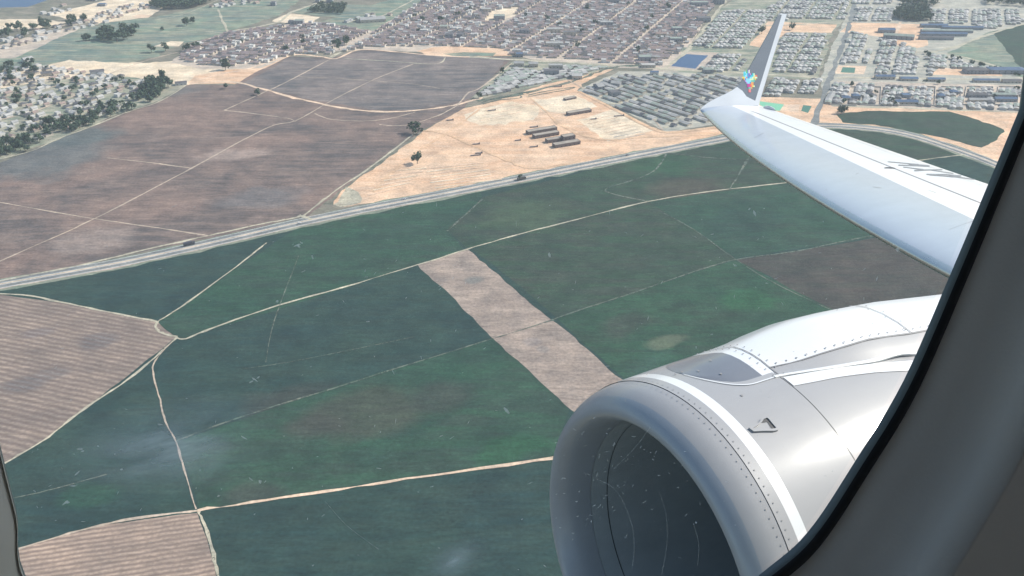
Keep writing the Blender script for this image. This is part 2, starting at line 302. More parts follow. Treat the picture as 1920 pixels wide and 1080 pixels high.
# the highway: shoulders, two carriageways, a green median
HW = [(-500,645),(-200,575),(0,535),(150,508),(250,489),(400,456),(560,419),(700,390),(850,361),(1000,331),(1200,291),(1370,258),(1460,240),(1540,236),(1620,240),(1700,252),(1790,280),(1870,310),(1960,350),(2100,420)]
ribbon('road_verge', HW, 27, M['verge'])
ribbon('road_shoulder', HW, 15, M['shoulder'], -1.8, jit=.25)
ribbon('road', HW, 7.2, M['asphalt'], -3.0, jit=.05)
ribbon('road', HW, 7.2, M['asphalt'], 8.0, jit=.05)
ribbon('road_kerb', HW, 1.1, M['sand_pale'], 2.6, jit=.2)
mk = mat('road_paint', (.72,.72,.70), .7)
for o_ in (-6.3, .3, 4.7, 11.3): ribbon('road_marking', HW, .45, mk, o_, jit=.05)
T = M
for nm, pts, wd, m in [
 ('path',[(-120,552),(0,527),(60,515),(165,494),(300,462),(390,442),(480,422),(540,411),(570,404)],5,'path'),
 ('path',[(570,404),(600,380),(640,350),(700,310),(780,248)],4,'path'),
 ('path',[(560,404),(575,408),(585,412)],9,'path'),
 ('path',[(-60,520),(0,490),(176,411),(360,315),(500,240),(555,226),(620,190),(700,150),(775,120)],3.6,'path_dry'),
 ('path',[(-80,365),(80,394),(176,410),(300,428),(390,442)],3,'path_dry'),
 ('path',[(200,296),(280,305),(362,316)],2.6,'path_dry'),
 ('path',[(350,158),(425,153),(480,163),(530,178),(590,192),(640,202),(700,209),(770,208),(840,200),(880,190),(905,183)],9,'path_orange'),
 ('path',[(421,207),(471,184),(518,163),(560,142),(619,111)],3.5,'path_dry'),
 ('path',[(421,207),(474,213),(539,222),(554,228)],3,'path_dry'),
 ('path',[(560,144),(643,148),(702,152),(770,157),(824,166)],2.5,'path_dry'),
 ('path',[(646,110),(720,114),(815,120),(835,108)],4,'path'),
 ('path',[(590,213),(622,224),(681,227),(732,222),(779,210)],3.2,'path_dry'),
 ('path',[(711,234),(761,235),(815,219),(844,206),(862,193),(877,175),(900,165),(940,135),(960,118)],4.5,'path_dry'),
 ('path',[(350,158),(410,140),(470,128),(545,104),(600,106),(630,110),(670,94),(720,95),(800,103),(880,107)],8,'path_orange'),
 ('road',[(880,107),(1000,114),(1180,124),(1270,131),(1400,137),(1540,146),(1620,146),(1920,150),(2200,154)],9,'path'),
 ('road',[(896,190),(985,175),(1080,150),(1130,132),(1160,125),(1200,122)],9,'path_faint'),
 ('path',[(-60,552),(40,553),(130,570),(200,585),(295,603)],3.5,'path'),
 ('path',[(295,603),(340,575),(430,510),(490,463),(500,455)],3,'path'),
 ('path',[(295,603),(292,613),(303,624),(332,632)],3.6,'path'),
 ('path',[(330,633),(348,635),(400,615),(520,573),(640,540),(785,496),(875,468),(960,443),(1080,412),(1215,378),(1340,358),(1500,340),(1640,320)],3.6,'path'),
 ('path',[(332,633),(290,670),(240,712),(160,765),(90,820),(20,862),(-60,905)],3.2,'path'),
 ('path',[(322,642),(292,675),(287,700),(300,750),(310,790),(330,828),(345,880),(367,955)],2.0,'path_dry'),
 ('path',[(330,828),(400,800),(520,760),(620,730),(730,695),(925,635),(1000,612),(1040,600)],2.2,'path_faint'),
 ('path',[(370,958),(500,938),(640,917),(800,893),(1045,858),(1200,840)],4.2,'path_orange'),
 ('path',[(372,958),(250,972),(150,995),(50,1025),(-60,1060)],3.4,'path_dry'),
 ('path',[(372,960),(386,990),(400,1040),(410,1090),(425,1200)],3.0,'path'),
 ('path',[(1000,612),(1040,598),(1100,577),(1200,545),(1300,510),(1380,487),(1500,470),(1620,445),(1690,438),(1800,425)],2.6,'path_faint'),
 ('path',[(1235,395),(1300,430),(1380,487),(1450,530),(1560,582)],2.2,'path_faint'),
 ('path',[(838,434),(870,405),(905,373)],3.0,'path_faint'),
 ('path',[(1250,287),(1240,305),(1220,325),(1180,340),(1135,358),(1215,378)],3.8,'path_faint'),
 ('path',[(1250,287),(1320,295),(1400,300)],2.6,'path_faint'),
 ('path',[(1410,285),(1395,310),(1368,355)],4,'path_faint'),
 ('path',[(450,692),(520,683),(640,660),(775,632)],1.2,'path_faint'),
 ('path',[(498,680),(515,600),(560,480)],1.4,'path_faint'),
 ('path',[(20,935),(90,920),(200,890)],1.6,'path_faint'),
 ('path',[(1700,304),(1760,296),(1810,290)],3.5,'path'),
 ('road',[(1525,234),(1540,190),(1556,148),(1575,95),(1590,55),(1605,0),(1615,-50)],11,'asphalt'),
 ('road',[(1560,198),(1700,203),(1920,211),(2150,220)],7,'path'),
 ('road',[(1690,96),(1740,98),(1790,88),(1850,66),(1935,42),(2100,10)],8,'path'),
 ('road',[(1740,98),(1800,106),(1860,122),(1935,142),(2100,170)],7,'path'),
 ('road',[(1640,146),(1655,110),(1680,60),(1690,40)],8,'path_orange'),
 ('road',[(1400,138),(1440,90),(1460,45),(1490,-20)],7,'path'),
 ('road',[(1240,132),(1290,92),(1350,15),(1400,-60)],8,'path'),
 ('road',[(1280,96),(1400,100),(1440,96),(1550,103)],5,'path'),
 ('road',[(1360,44),(1460,48),(1590,40),(1700,42),(1760,46)],6,'path'),
 ('road',[(619,108),(700,68),(760,38),(838,0),(900,-40)],9,'path'),
 ('road',[(425,60),(520,42),(545,24),(600,4),(680,-30)],8,'path'),
 ('path',[(410,18),(418,40),(428,60)],7,'path'),
 ('path',[(288,52),(340,56),(425,62)],4,'path'),
 ('path',[(290,38),(350,25),(420,-5)],4,'path'),
 ('road',[(600,42),(700,34),(760,8),(850,-40)],5,'path'),
 ('path',[(0,78),(60,82),(100,66),(150,54)],4,'path'),
 ('path',[(200,140),(280,112),(350,95),(400,88)],4,'path_dry'),
 ('road',[(-50,235),(60,210),(140,180),(240,155),(330,150)],5,'path_dry'),
 ('road',[(-50,190),(60,172),(150,150),(210,140)],4,'path_dry'),
 ('path',[(-20,303),(60,283),(110,260),(170,238),(240,210),(300,190),(352,158)],4,'path'),
 ('path',[(1065,150),(1100,168),(1160,188),(1215,215),(1245,247)],4,'path_dry'),
 ('road',[(1140,196),(1250,180),(1330,176),(1380,172)],5,'path'),
 ('road',[(1245,240),(1290,225),(1340,200)],5,'path'),
 ('path',[(985,175),(1020,205),(1060,240),(1130,262),(1200,258),(1370,250)],9,'sand_track'),
 ('path',[(790,245),(830,250),(880,270),(950,300),(1000,315),(1100,300)],9,'sand_track'),
 ('path',[(700,360),(760,300),(830,255),(900,205)],8,'sand_track'),
]: ribbon(nm, pts, wd*(.6 if nm == 'path' else .85), M[m], jit=1.4)
for k in range(9): ribbon('graded_strip', [(1095+k*8, 228+k*4.2), (1150+k*7.5, 216+k*4.4)], 1.7, M['foundation' if k > 5 else 'path_orange'], jit=1.2, curve=False)
for k in range(6): ribbon('graded_strip', [(895+k*3, 232-k*5), (975+k*4, 214-k*4.6)], 2.6, M['path_orange' if k % 2 else 'sand_pale'], jit=1.2, curve=False)
for k in range(8): ribbon('graded_strip', [(790+k*3+(k*7)%11, 318+k*5), (905+k*6-(k*13)%17, 305+k*4.4)], 2.2, M['sand_pale' if k % 2 else 'path_orange'], jit=1.5, curve=False)
for k in range(6): ribbon('graded_strip', [(690+k*10, 366-k*9), (760+k*8, 350-k*7)], 2.4, M['sand_pale' if k % 2 else 'path_orange'], jit=1.5, curve=False)
ribbon('sand_bank', [(1085,172),(1135,196),(1200,230),(1245,248),(1300,244),(1360,236)], 7, M['sand_track'])
ribbon('sand_bank', [(905,196),(935,188),(975,184),(970,179),(930,184),(903,193)], 3, M['path_faint'])
ribbon('sand_bank', [(990,182),(1020,176),(1065,168),(1075,164),(1020,172),(990,179)], 3, M['path_faint'])
# ---------------------------------------------------------------- buildings in the estates and the town
def hmat(name, col, rough=.85):
    m = mat(name, col, rough, spec=.2); t = NT(m)
    oi = t.new('ShaderNodeObjectInfo'); f = t.noise(t.pos(), .13, 2, .6)
    v = t.math('ADD', t.math('MULTIPLY', f, .8), .6)
    n = t.new('ShaderNodeMix', data_type='RGBA', blend_type='MULTIPLY'); n.inputs[0].default_value = 1
    n.inputs[6].default_value = (*col, 1)
    c = t.new('ShaderNodeCombineXYZ'); [t.l.new(v, c.inputs[i]) for i in range(3)]
    t.l.new(c.outputs[0], n.inputs[7]); t.l.new(n.outputs[2], bsdf(m).inputs['Base Color'])
    return m
HM = [hmat('wall_white', (.52,.50,.47)), hmat('wall_beige', (.42,.37,.31)), hmat('wall_grey', (.25,.25,.26)),
      hmat('roof_brown', (.24,.19,.185)), hmat('roof_dark', (.11,.105,.11)), hmat('roof_grey', (.29,.285,.275)),
      hmat('roof_pale', (.38,.365,.345)), hmat('roof_clay', (.27,.20,.175)), hmat('roof_blue', (.08,.12,.19)),
      hmat('roof_green', (.24,.27,.235)), hmat('raw_brick_wall', (.15,.12,.115)), hmat('raw_roof', (.30,.26,.215))]
WW, WB, WG, RB, RD, RG, RP, RC, RBL, RGR, WR_, RR_ = range(12)
def house_geo(w_, d_, h, rh, kind='gable'):
    """walls + overhanging roof with thickness, origin at the foot"""
    a, b = w_/2, d_/2; o = .45
    V = [(-a,-b,0),(a,-b,0),(a,b,0),(-a,b,0),(-a,-b,h),(a,-b,h),(a,b,h),(-a,b,h)]
    F = [(0,1,5,4),(1,2,6,5),(2,3,7,6),(3,0,4,7)]; mi = [0]*4
    A, B = a+o, b+o; z = h-.1
    if kind == 'gable':
        V += [(-a,0,h+rh),(a,0,h+rh)]; F += [(5,6,9),(7,4,8)]; mi += [0,0]
        V += [(-A,-B,z),(A,-B,z),(A,B,z),(-A,B,z),(-A,0,h+rh+.15),(A,0,h+rh+.15)]
        F += [(10,11,15,14),(12,13,14,15)]; mi += [1,1]
    elif kind == 'hip':
        r = max(0, a-b)
        V += [(-A,-B,z),(A,-B,z),(A,B,z),(-A,B,z),(-r,0,h+rh),(r,0,h+rh)]
        F += [(8,9,13,12),(10,11,12,13),(9,10,13),(11,8,12)]; mi += [1]*4
    else:
        V += [(-a,-b,h+.01),(a,-b,h+.01),(a,b,h+.01),(-a,b,h+.01),(-a+.3,-b+.3,h-.35),(a-.3,-b+.3,h-.35),(a-.3,b-.3,h-.35),(-a+.3,b-.3,h-.35)]
        F += [(8,9,13,12),(9,10,14,13),(10,11,15,14),(11,8,12,15),(12,13,14,15)]; mi += [0,0,0,0,1]
    return np.array(V, float), F, mi
class Batch:
    def __init__(s): s.V = []; s.F = []; s.mi = []; s.n = 0
    def add(s, V, F, mi): 
        s.V.append(V); s.F += [tuple(i+s.n for i in f) for f in F]; s.mi += mi; s.n += len(V)
    def build(s, name, mats):
        if not s.n: return None
        return mesh(name, np.concatenate(s.V).tolist(), s.F, mats, s.mi)
def xform(V, x, y, a):
    c, s_ = math.cos(a), math.sin(a)
    return np.c_[V[:,0]*c - V[:,1]*s_ + x, V[:,0]*s_ + V[:,1]*c + y, V[:,2]]
def lattice(poly, du, dv, su, sv, block_u, street_u, block_v, street_v, jit=.6):
    """lots inside a pixel polygon: rows run along du, blocks split by streets"""
    P = np.array([G(*p)[:2] for p in poly]); u = np.array(du); v = np.array(dv)
    Mi = np.linalg.inv(np.c_[u, v]); Q = (Mi @ P.T).T
    a0, b0 = Q.min(0); a1, b1 = Q.max(0); out = []
    b = b0; nb = 0
    while b < b1:
        a = a0; na = 0
        while a < a1:
            p = u*(a+RNG.normal()*jit) + v*(b+RNG.normal()*jit*.5)
            if inside(*PX((p[0], p[1], 0)), poly): out.append((p[0], p[1], nb))
            a += su; na += 1
            if na % block_u == 0: a += street_u
        b += sv[nb % len(sv)] if isinstance(sv, tuple) else sv
        nb += 1
        if nb % block_v == 0: b += street_v
    return out
CLEAR = []                                  # discs kept free for the large buildings
def free(x, y):
    return all((x-c[0])**2+(y-c[1])**2 > c[2]**2 for c in CLEAR)
JOBS = {}
def build_houses(name, lots, ang, variants, group, labeltxt, far_label, nmax=300):
    JOBS.setdefault(name, []).append(([l for l in lots if free(l[0], l[1])], ang, variants, group, labeltxt))
def flush_houses(name, far_label):
    """the 300 that show largest become objects, the rest one mass"""
    allv = []
    for ji, (lots, ang, var, group, txt) in enumerate(JOBS[name]):
        q = [PX((l[0], l[1], 2)) for l in lots]
        if not q: continue
        xs = np.array([c[0] for c in q]); ys = np.array([c[1] for c in q])
        for l, c in zip(lots, q):
            fx = (np.searchsorted(np.sort(xs), c[0]))/len(xs)
            allv.append((l[0]**2+l[1]**2, l, ji, fx, c, -8 < c[0] < 1928 and -4 < c[1] < 1080))
    allv.sort(key=lambda q: q[0])
    vis = [v for v in allv if v[5]][:300]; ids = {id(v) for v in vis}
    per = {}
    for v in vis: per.setdefault(v[2], []).append(v[4][1])
    protos = {}; b = Batch()
    for v in allv:
        _, l, ji, fx, c, _v = v; _, ang, var, group, txt = JOBS[name][ji]
        wts = np.array([q[0] for q in var], float); vi = int(RNG.choice(len(var), p=wts/wts.sum())); _, dim, kd, wa, ro, adj = var[vi]
        a = (ang(l) if callable(ang) else ang) + RNG.normal()*.02 + (math.pi if RNG.random() < .5 else 0)
        if id(v) in ids:
            size = int(RNG.integers(3)); key = (vi, size)
            if key not in protos:
                s1 = (.86, 1, 1.16)[size]; V, F, mi = house_geo(dim[0]*s1, dim[1]*s1, dim[2], dim[3], kd)
                o = protos[key] = mesh(name, V, F, [HM[wa], HM[ro]], mi)
            else:
                o = protos[key].copy(); COL.objects.link(o)
            o.location = (l[0], l[1], 0); o.rotation_euler = (0, 0, a)
            ysr = sorted(per[ji], reverse=True); k = ysr.index(c[1])/max(len(ysr)-1, 1)
            across = ['at the far left', 'left of the middle', 'in the middle', 'right of the middle', 'at the far right'][min(4, int(fx*5))]
            depth = ['nearest row', 'second row', 'third row', 'fourth row', 'back rows'][min(4, int(k*5))]
            across = across.replace('at the ', '').replace('in the ', ''); full = '{} {} {}, {}, {}'.format(('compact', 'mid-sized', 'large')[size], adj, txt, across, depth)
            for cut in ('', ' upturned', ' grey', ' packed', ' tree-filled', ' walled', ' the', ' the', ' row', 'mid-sized ', 'large ', 'compact ', ' the'):
                if len(full.split()) > 16 and cut: full = full.replace(cut, '', 1)
            tag(o, full, 'house', group)
        else:
            s1, s2, s3 = 1+RNG.normal(size=3)*.13
            V, F, mi = house_geo(dim[0]*s1, dim[1]*s2, dim[2]*abs(s3), dim[3], kd)
            b.add(xform(V, l[0], l[1], a), F, [wa if i == 0 else ro for i in mi])
    if b.n: tag(b.build(name+'_mass', HM), far_label, 'houses', kind='stuff')
def unit(a): return (math.cos(a), math.sin(a))
def boxgeo(x0,x1,y0,y1,z0,z1,ch=.0):
    V = [(x0,y0,z0),(x1,y0,z0),(x1,y1,z0),(x0,y1,z0),(x0+ch,y0+ch*.5,z1),(x1-ch,y0+ch*.5,z1),(x1-ch,y1-ch*.5,z1),(x0+ch,y1-ch*.5,z1)]
    return V, [(0,3,2,1),(4,5,6,7),(0,1,5,4),(1,2,6,5),(2,3,7,6),(3,0,4,7)]
# --- single larger buildings: (pixel of the base centre, width px, depth m, height m, roof kind, wall, roof, tilt deg, label)
BIG = [
 (1088,214,52,9,4.5,'flat',WR_,RR_,8,'long unfinished pale-roofed block standing alone at the upper end of the building site'),
 (1018,249,64,9,5,'flat',WR_,RR_,8,'farthest left of the long unfinished blocks clustered on the sand'),
 (1026,257,54,9,5,'flat',WR_,RR_,8,'long unfinished block second in the cluster on the sand'),
 (1046,266,44,9,5,'flat',WR_,RR_,8,'long unfinished block third in the cluster with a pale flat roof'),
 (1068,265,26,10,8,'flat',WR_,RR_,8,'tallest dark block in the cluster on the building site'),
 (1065,274.5,56,10,5,'flat',WR_,RR_,8,'nearest long unfinished block of the cluster on the sand'),
 (1071,187,26,7,3,'flat',WR_,RR_,10,'small low shed at the right rim of the upper sand plot'),
 (936,38,22,16,9,'flat',WG,RGR,0,'dark four-storey block beside the sandy square in the brown town'),
 (912,23,20,14,7,'flat',WB,RG,0,'grey block left of the sandy square in the brown town'),
 (842,74,16,14,10,'flat',WG,RD,0,'dark tall block at the near left edge of the brown town'),
 (862,74,13,12,10,'flat',WG,RD,0,'dark narrow block right beside the tall one at the town edge'),
 (832,56,16,14,7,'flat',WB,RGR,0,'grey-green block behind the dark pair at the town edge'),
 (983,66,20,14,10,'flat',WG,RD,0,'dark block standing left of the twin blocks in mid town'),
 (1038,62,28,14,8,'flat',WB,RG,0,'left one of the twin broad blocks in mid town'),
 (1068,68,26,14,8,'flat',WB,RD,0,'right one of the twin broad blocks in mid town'),
 (1040,90,34,14,9,'flat',WB,RG,0,'broad grey block behind the town edge road'),
 (974,107,14,12,6,'flat',WG,RBL,0,'small blue-walled block beside the town edge road'),
 (973,125,20,11,6,'gable',WB,RG,0,'grey hall at the left top of the green-roofed triangle estate'),
 (1000,126,18,11,6,'gable',WB,RG,0,'grey hall second from the left in the triangle estate'),
 (1042,131,28,12,8,'flat',WB,RG,0,'large grey block in the middle of the triangle estate'),
 (1034,142,30,12,9,'flat',WG,RD,0,'dark blue-windowed block in front of the large grey one in the triangle estate'),
 (1082,149,20,16,6,'gable',WB,RP,0,'dark warehouse beside the pale yard at the end of the triangle estate'),
 (1128,170,14,18,7,'gable',WG,RG,25,'grey hall at the near left corner of the estate by the sand'),
 (1155,182,20,14,8,'flat',WG,RD,5,'dark tall block inside the estate by the sand'),
 (1153,163,18,14,6,'gable',WG,RG,-20,'long grey hall behind the dark tall block'),
 (1270,60,20,14,8,'flat',WG,RGR,0,'dark green-roofed block at the right edge of the brown town'),
 (1268,80,24,14,8,'flat',WG,RGR,0,'green-grey block above the square pond'),
 (1210,115,24,16,8,'flat',WG,RGR,0,'dark block left of the square pond'),
 (1216,127,28,12,5,'flat',WB,RP,0,'pale low hall at the near left corner of the square pond'),
 (1227,141,16,8,5,'gable',WW,RBL,0,'small white shed with a blue roof beside the road junction'),
 (1328,138,20,12,7,'hip',WG,RGR,0,'dark green-roofed hall right of the square pond'),
 (1832,139,44,18,7,'hip',WG,RD,-2,'wide dark hipped hall on the sand at the right'),
 (1890,139,70,20,7,'hip',WG,RBL,-2,'widest dark hall at the right window edge'),
 (1660,149,38,10,5,'gable',WB,RBL,-2,'blue-roofed terrace at the left end of the main cross road'),
 (1705,152,34,10,4,'gable',WB,RBL,-2,'blue-roofed terrace second along the main cross road'),
 (1756,153,34,9,4,'gable',WB,RBL,-2,'long thin blue-roofed terrace third along the main cross road'),
 (1850,155,50,9,4,'gable',WB,RBL,-2,'longest thin blue terrace along the main cross road'),
 (1898,156,36,9,4,'gable',WB,RD,-2,'dark terrace at the right end of the main cross road'),
 (1700,196,44,11,4,'gable',WB,RBL,-2,'long low blue-roofed hall at the near edge of the right estate'),
 (1700,184,16,12,5,'flat',WG,RBL,-2,'dark blue block behind the long low blue hall'),
 (1606,187,14,12,6,'hip',WG,RBL,0,'rounded dark purple-roofed hall in the left walled yard'),
 (1588,188,16,11,4,'hip',WB,RBL,0,'low blue-roofed hall beside the rounded purple one'),
 (1632,181,10,11,5,'hip',WG,RD,0,'small dark hall in the third walled yard'),
 (1766,185,13,11,5,'hip',WG,RBL,0,'small blue-roofed hall in the fifth walled yard'),
 (1790,178,14,11,5,'hip',WG,RBL,0,'small blue-roofed hall right of the fifth walled yard'),
 (1833,183,38,9,5,'gable',WG,RD,-2,'dark striped terrace at the back of the last but one yard'),
 (1836,192,38,9,4,'gable',WB,RG,-2,'grey terrace in front of the dark striped one'),
 (1882,183,46,9,5,'gable',WG,RGR,-2,'green-grey long terrace at the far right yard'),
 (1886,191,42,9,5,'gable',WG,RBL,-2,'dark blue long terrace in front of the green-grey one'),
 (1664,62,30,14,6,'gable',WG,RBL,-2,'short dark blue terrace above the long slanting roof'),
 (1685,74,56,14,7,'gable',WG,RGR,-14,'long slanting dark roof beside the sand strip'),
 (1752,52,52,10,5,'gable',WG,RBL,-2,'farthest long dark terrace in the right-hand row field'),
 (1805,56,80,9,5,'gable',WG,RBL,-2,'long dark terrace right of the farthest one'),
 (1776,62,100,9,5,'gable',WG,RGR,-2,'longest grey-green terrace in the right-hand row field'),
 (1770,68,90,9,5,'gable',WG,RBL,-2,'dark blue terrace before the longest one'),
 (1756,75,66,9,5,'gable',WG,RD,-3,'nearest dark terrace above the slanting road'),
 (1320,42,26,16,9,'flat',WG,RD,0,'dark block in the brown town left of the upturned wing tip'),
 (1312,12,34,14,9,'flat',WG,RGR,0,'dark wide block near the top behind the wing tip'),
 (1348,8,22,14,10,'flat',WG,RD,0,'dark tall block near the top edge beyond the wing tip'),
 (1150,6,22,14,9,'flat',WG,RBL,0,'blue-grey block near the top edge in the brown town'),
 (1138,48,26,14,7,'flat',WG,RG,0,'grey block amid the straight streets of the brown town'),
 (1240,70,20,12,7,'gable',WB,RC,0,'clay-roofed block near the right side of the brown town'),
 (560,46,18,14,8,'flat',WG,RGR,0,'green-grey hall at the upper edge of the left brown estate'),
 (545,45,10,12,6,'flat',WG,RD,0,'small dark hall at the upper edge of the left brown estate'),
 (680,41,16,14,6,'gable',WB,RGR,10,'long green-grey roof beside the fields above the left estate'),
 (700,42,50,26,6,'gable',WB,RG,15,'broad grey greenhouse roof beside the fields'),
 (340,160,22,9,4,'gable',WW,RD,18,'dark-roofed white-ended barn at the tip of the village trees'),
 (183,140,26,12,5,'gable',WW,RD,5,'long dark-roofed building at the upper edge of the village'),
 (88,143,20,12,5,'gable',WB,RD,5,'dark-roofed building at the upper left of the village'),
 (56,117,18,14,6,'gable',WW,RP,10,'bright white hall on the sand left of the green meadow'),
 (190,12,16,12,5,'flat',WG,RBL,0,'blue-grey shed on pale ground near the top left'),
 (171,2,18,12,5,'flat',WG,RBL,0,'blue shed at the very top left of the pale ground'),
 (512,11,10,12,8,'flat',WG,RD,0,'dark cube-like house in the green field near the top'),
 (618,5,12,12,6,'flat',WG,RD,0,'small dark house at the top beside the dark field'),
 (595,5,8,10,6,'flat',WG,RD,0,'tiny dark house left of the dark field at the top'),
]
def big_building(px, py, wpx, dep, h, kd, wa, ro, tilt, label):
    p = G(px, py); wm = (G(px+wpx/2, py)[0]-G(px-wpx/2, py)[0])
    a = rowdir(px, py, 100, -tilt*2.1) if 0 < tilt < 15 else math.radians(tilt)
    wm *= .95; p = p + np.array([-math.sin(a), math.cos(a), 0])*dep/2; p[1] -= dep/2
    t = empty('building', (p[0], p[1]+dep/2, 0), a); tag(t, label, 'building')
    V, F, mi = house_geo(wm, dep, h, min(2.6, dep*.2), kd)
    F0 = [f for f, m_ in zip(F, mi) if m_ == 0]; F1 = [f for f, m_ in zip(F, mi) if m_ == 1]
    def sub(Fs):
        ids = sorted({i for f in Fs for i in f}); mp = {j: i for i, j in enumerate(ids)}
        return V[ids], [tuple(mp[i] for i in f) for f in Fs]
    v0, f0 = sub(F0); v1, f1 = sub(F1)
    mesh('wall', v0, f0, [HM[wa]], parent=t); mesh('roof', v1, f1, [HM[ro]], parent=t)
    n = min(6, max(2, int(wm/6))); st = max(1, int(h/3.2))
    for s_ in range(st):                        # window openings on the long side that faces the fields
        for k in range(n):
            o = link(bpy.data.objects.new('window', WIN), t); o.location = (-wm/2+wm*(k+.5)/n, -dep/2-.04, 1.5+s_*2.9)
    CLEAR.append((p[0], p[1]+dep/2, wm/2*.75+6))
MW = mat('window_glass', (.03,.035,.045), .2)
V, F = boxgeo(-.9,.9,-.05,.05,-.6,.6)
WIN = bpy.data.meshes.new('window'); WIN.from_pydata(V, [], F); WIN.materials.append(MW)
for b_ in BIG: big_building(*b_)
# rows: the direction of the terraces and of the slanting streets, in metres on the ground
U0 = rowdir(1000, 80, 100, 4); ST = math.atan2(1.151, .482)
brown = [(5,(7.5,8,3.2,1.6),'gable',WB,RB,'brown-roofed'),(2,(8,8,3.2,1.5),'gable',WW,RC,'clay-roofed'),(2,(7.5,8,3.4,1.5),'gable',WB,RD,'dark-roofed'),(1.3,(7.5,9,5.6,1),'flat',WW,RP,'pale flat-roofed'),(1,(8,8,3.2,1.5),'gable',WB,RG,'grey-roofed')]
TOWN = [(700,62),(760,25),(860,-40),(1400,-50),(1335,15),(1290,85),(1235,124),(1150,118),(960,103),(945,90),(800,86),(690,88),(640,98)]
lots = lattice(TOWN, unit(U0), unit(ST), 8.4, (11.5, 9.5), 11, 8, 2, 6)
lots = [l for l in lots if RNG.random() < .93 and not inside(*PX((l[0],l[1],0)), [(905,42),(925,20),(975,12),(965,30),(930,42)])]
build_houses('town_house', lots, U0, brown, 'houses of the packed brown town', 'house of the packed brown town', 'thousands of small brown-roofed houses filling the town to the top edge')
LEFTB = [(335,112),(352,88),(430,62),(540,47),(610,44),(690,60),(640,85),(618,104),(560,101),(480,122),(385,124)]
lots = lattice(LEFTB, unit(rowdir(500,85,100,3)), unit(ST), 8.6, (11, 9.5), 10, 8, 2, 6)
lots = [l for l in lots if RNG.random() < .93]
build_houses('terrace_house', lots, rowdir(500,85,100,3), brown, 'houses of the left brown estate', 'house of the brown estate left of the avenue', 'remaining small brown-roofed houses of the estate left of the avenue')
grey = [(3,(9.0,8.2,3,1.1),'gable',WB,RGR,'green-grey-roofed'),(4,(9.0,8.2,3,1.1),'gable',WB,RG,'grey-roofed'),(3,(9.0,8.2,3,1.1),'gable',WW,RP,'pale-roofed'),(1,(8,9,3,1.4),'gable',WG,RD,'dark-roofed')]
tri = [(900,180),(962,128),(1010,135),(1060,125),(1140,127),(1090,140),(1000,160),(910,182)]
a_ = rowdir(950,160,100,-18)
build_houses('estate_house', lattice(tri, unit(a_), unit(ST), 9, (12, 10), 9, 7, 2, 6), a_, grey, 'houses of the triangle estate', 'house in the triangular estate above the sand', 'more houses of the triangular estate')
se = [(1088,172),(1165,142),(1320,140),(1412,152),(1345,190),(1352,226),(1250,240),(1145,196)]
a2 = rowdir(1200,180,100,32)
build_houses('estate_house', [q for q in lattice(se, unit(a2), unit(a2+math.pi/2), 8.6, (14, 10.5), 12, 9, 2, 8) if RNG.random() < .88], a2, grey, 'houses of the estate between sand and wing', 'house of the estate between sand and wing', 'farther houses of the grey estate between the sand and the wing')
vdir = rowdir(1620,110,-40,100)
for poly, gname, txt in [
  ([(1300,88),(1352,22),(1430,20),(1440,45),(1400,92)], 'houses of the grey blocks left of the wing tip', 'house in grey blocks left of the wing tip'),
  ([(1310,134),(1345,104),(1400,103),(1390,134)], 'houses between pond and wing tip', 'house between square pond and wing tip'),
  ([(1450,135),(1470,62),(1550,66),(1530,140)], 'houses of the grey blocks right of the wing tip', 'house in grey blocks right of the wing tip'),
  ([(1430,180),(1445,150),(1536,152),(1528,180)], 'houses beside the crossing', 'house in the block left of the crossing'),
  ([(1400,38),(1470,0),(1590,-30),(1585,38)], 'houses beyond the wing tip', 'house in far blocks beyond the wing tip'),
]:
    build_houses('estate_house', lattice(poly, unit(rowdir(1450,100,100,2)), unit(vdir), 9, (13,12), 6, 7, 3, 8), vdir, grey, gname, txt, 'farther '+gname, 300)
for poly, gname, txt in [
  ([(1572,120),(1598,62),(1630,68),(1632,118)], 'houses of the first right-hand column', 'house in the first column right of canal road'),
  ([(1640,140),(1650,74),(1685,80),(1712,92),(1730,140)], 'houses of the second right-hand column', 'house in the second column right of canal road'),
  ([(1735,142),(1740,104),(1770,105),(1800,116),(1880,134),(1810,138),(1806,128),(1758,128),(1752,142)], 'houses by the slanting road', 'house beside the slanting road at the right'),
  ([(1545,196),(1558,156),(1640,160),(1645,198)], 'houses of the walled yards', 'house in walled yards nearest the road'),
  ([(1652,200),(1655,162),(1810,166),(1915,170),(1912,206)], 'houses of the right-hand yards', 'house in the walled yards at the right'),
  ([(1598,40),(1608,14),(1690,18),(1680,40)], 'houses above the sand strip', 'house in the blocks above the sand strip'),
  ([(1740,44),(1744,18),(1850,20),(1852,56),(1820,44)], 'houses right of the forest', 'house in the blocks right of the dark wood'),
  ([(1850,56),(1846,18),(1910,20),(1920,42)], 'houses at the upper right', 'house at the upper right beside the green slope'),
  ([(1560,8),(1590,-40),(1690,-40),(1680,8)], 'houses at the top right', 'house at the top edge above the canal road'),
]:
    lt = lattice(poly, unit(rowdir(1700,170,100,2)), unit(vdir), 9.6, (9.6,9.6), 4, 9, 6, 8)
    lt = [l for l in lt if RNG.random() < .94]
    build_houses('estate_house', lt, vdir, grey, gname, txt, 'farther '+gname, 300)
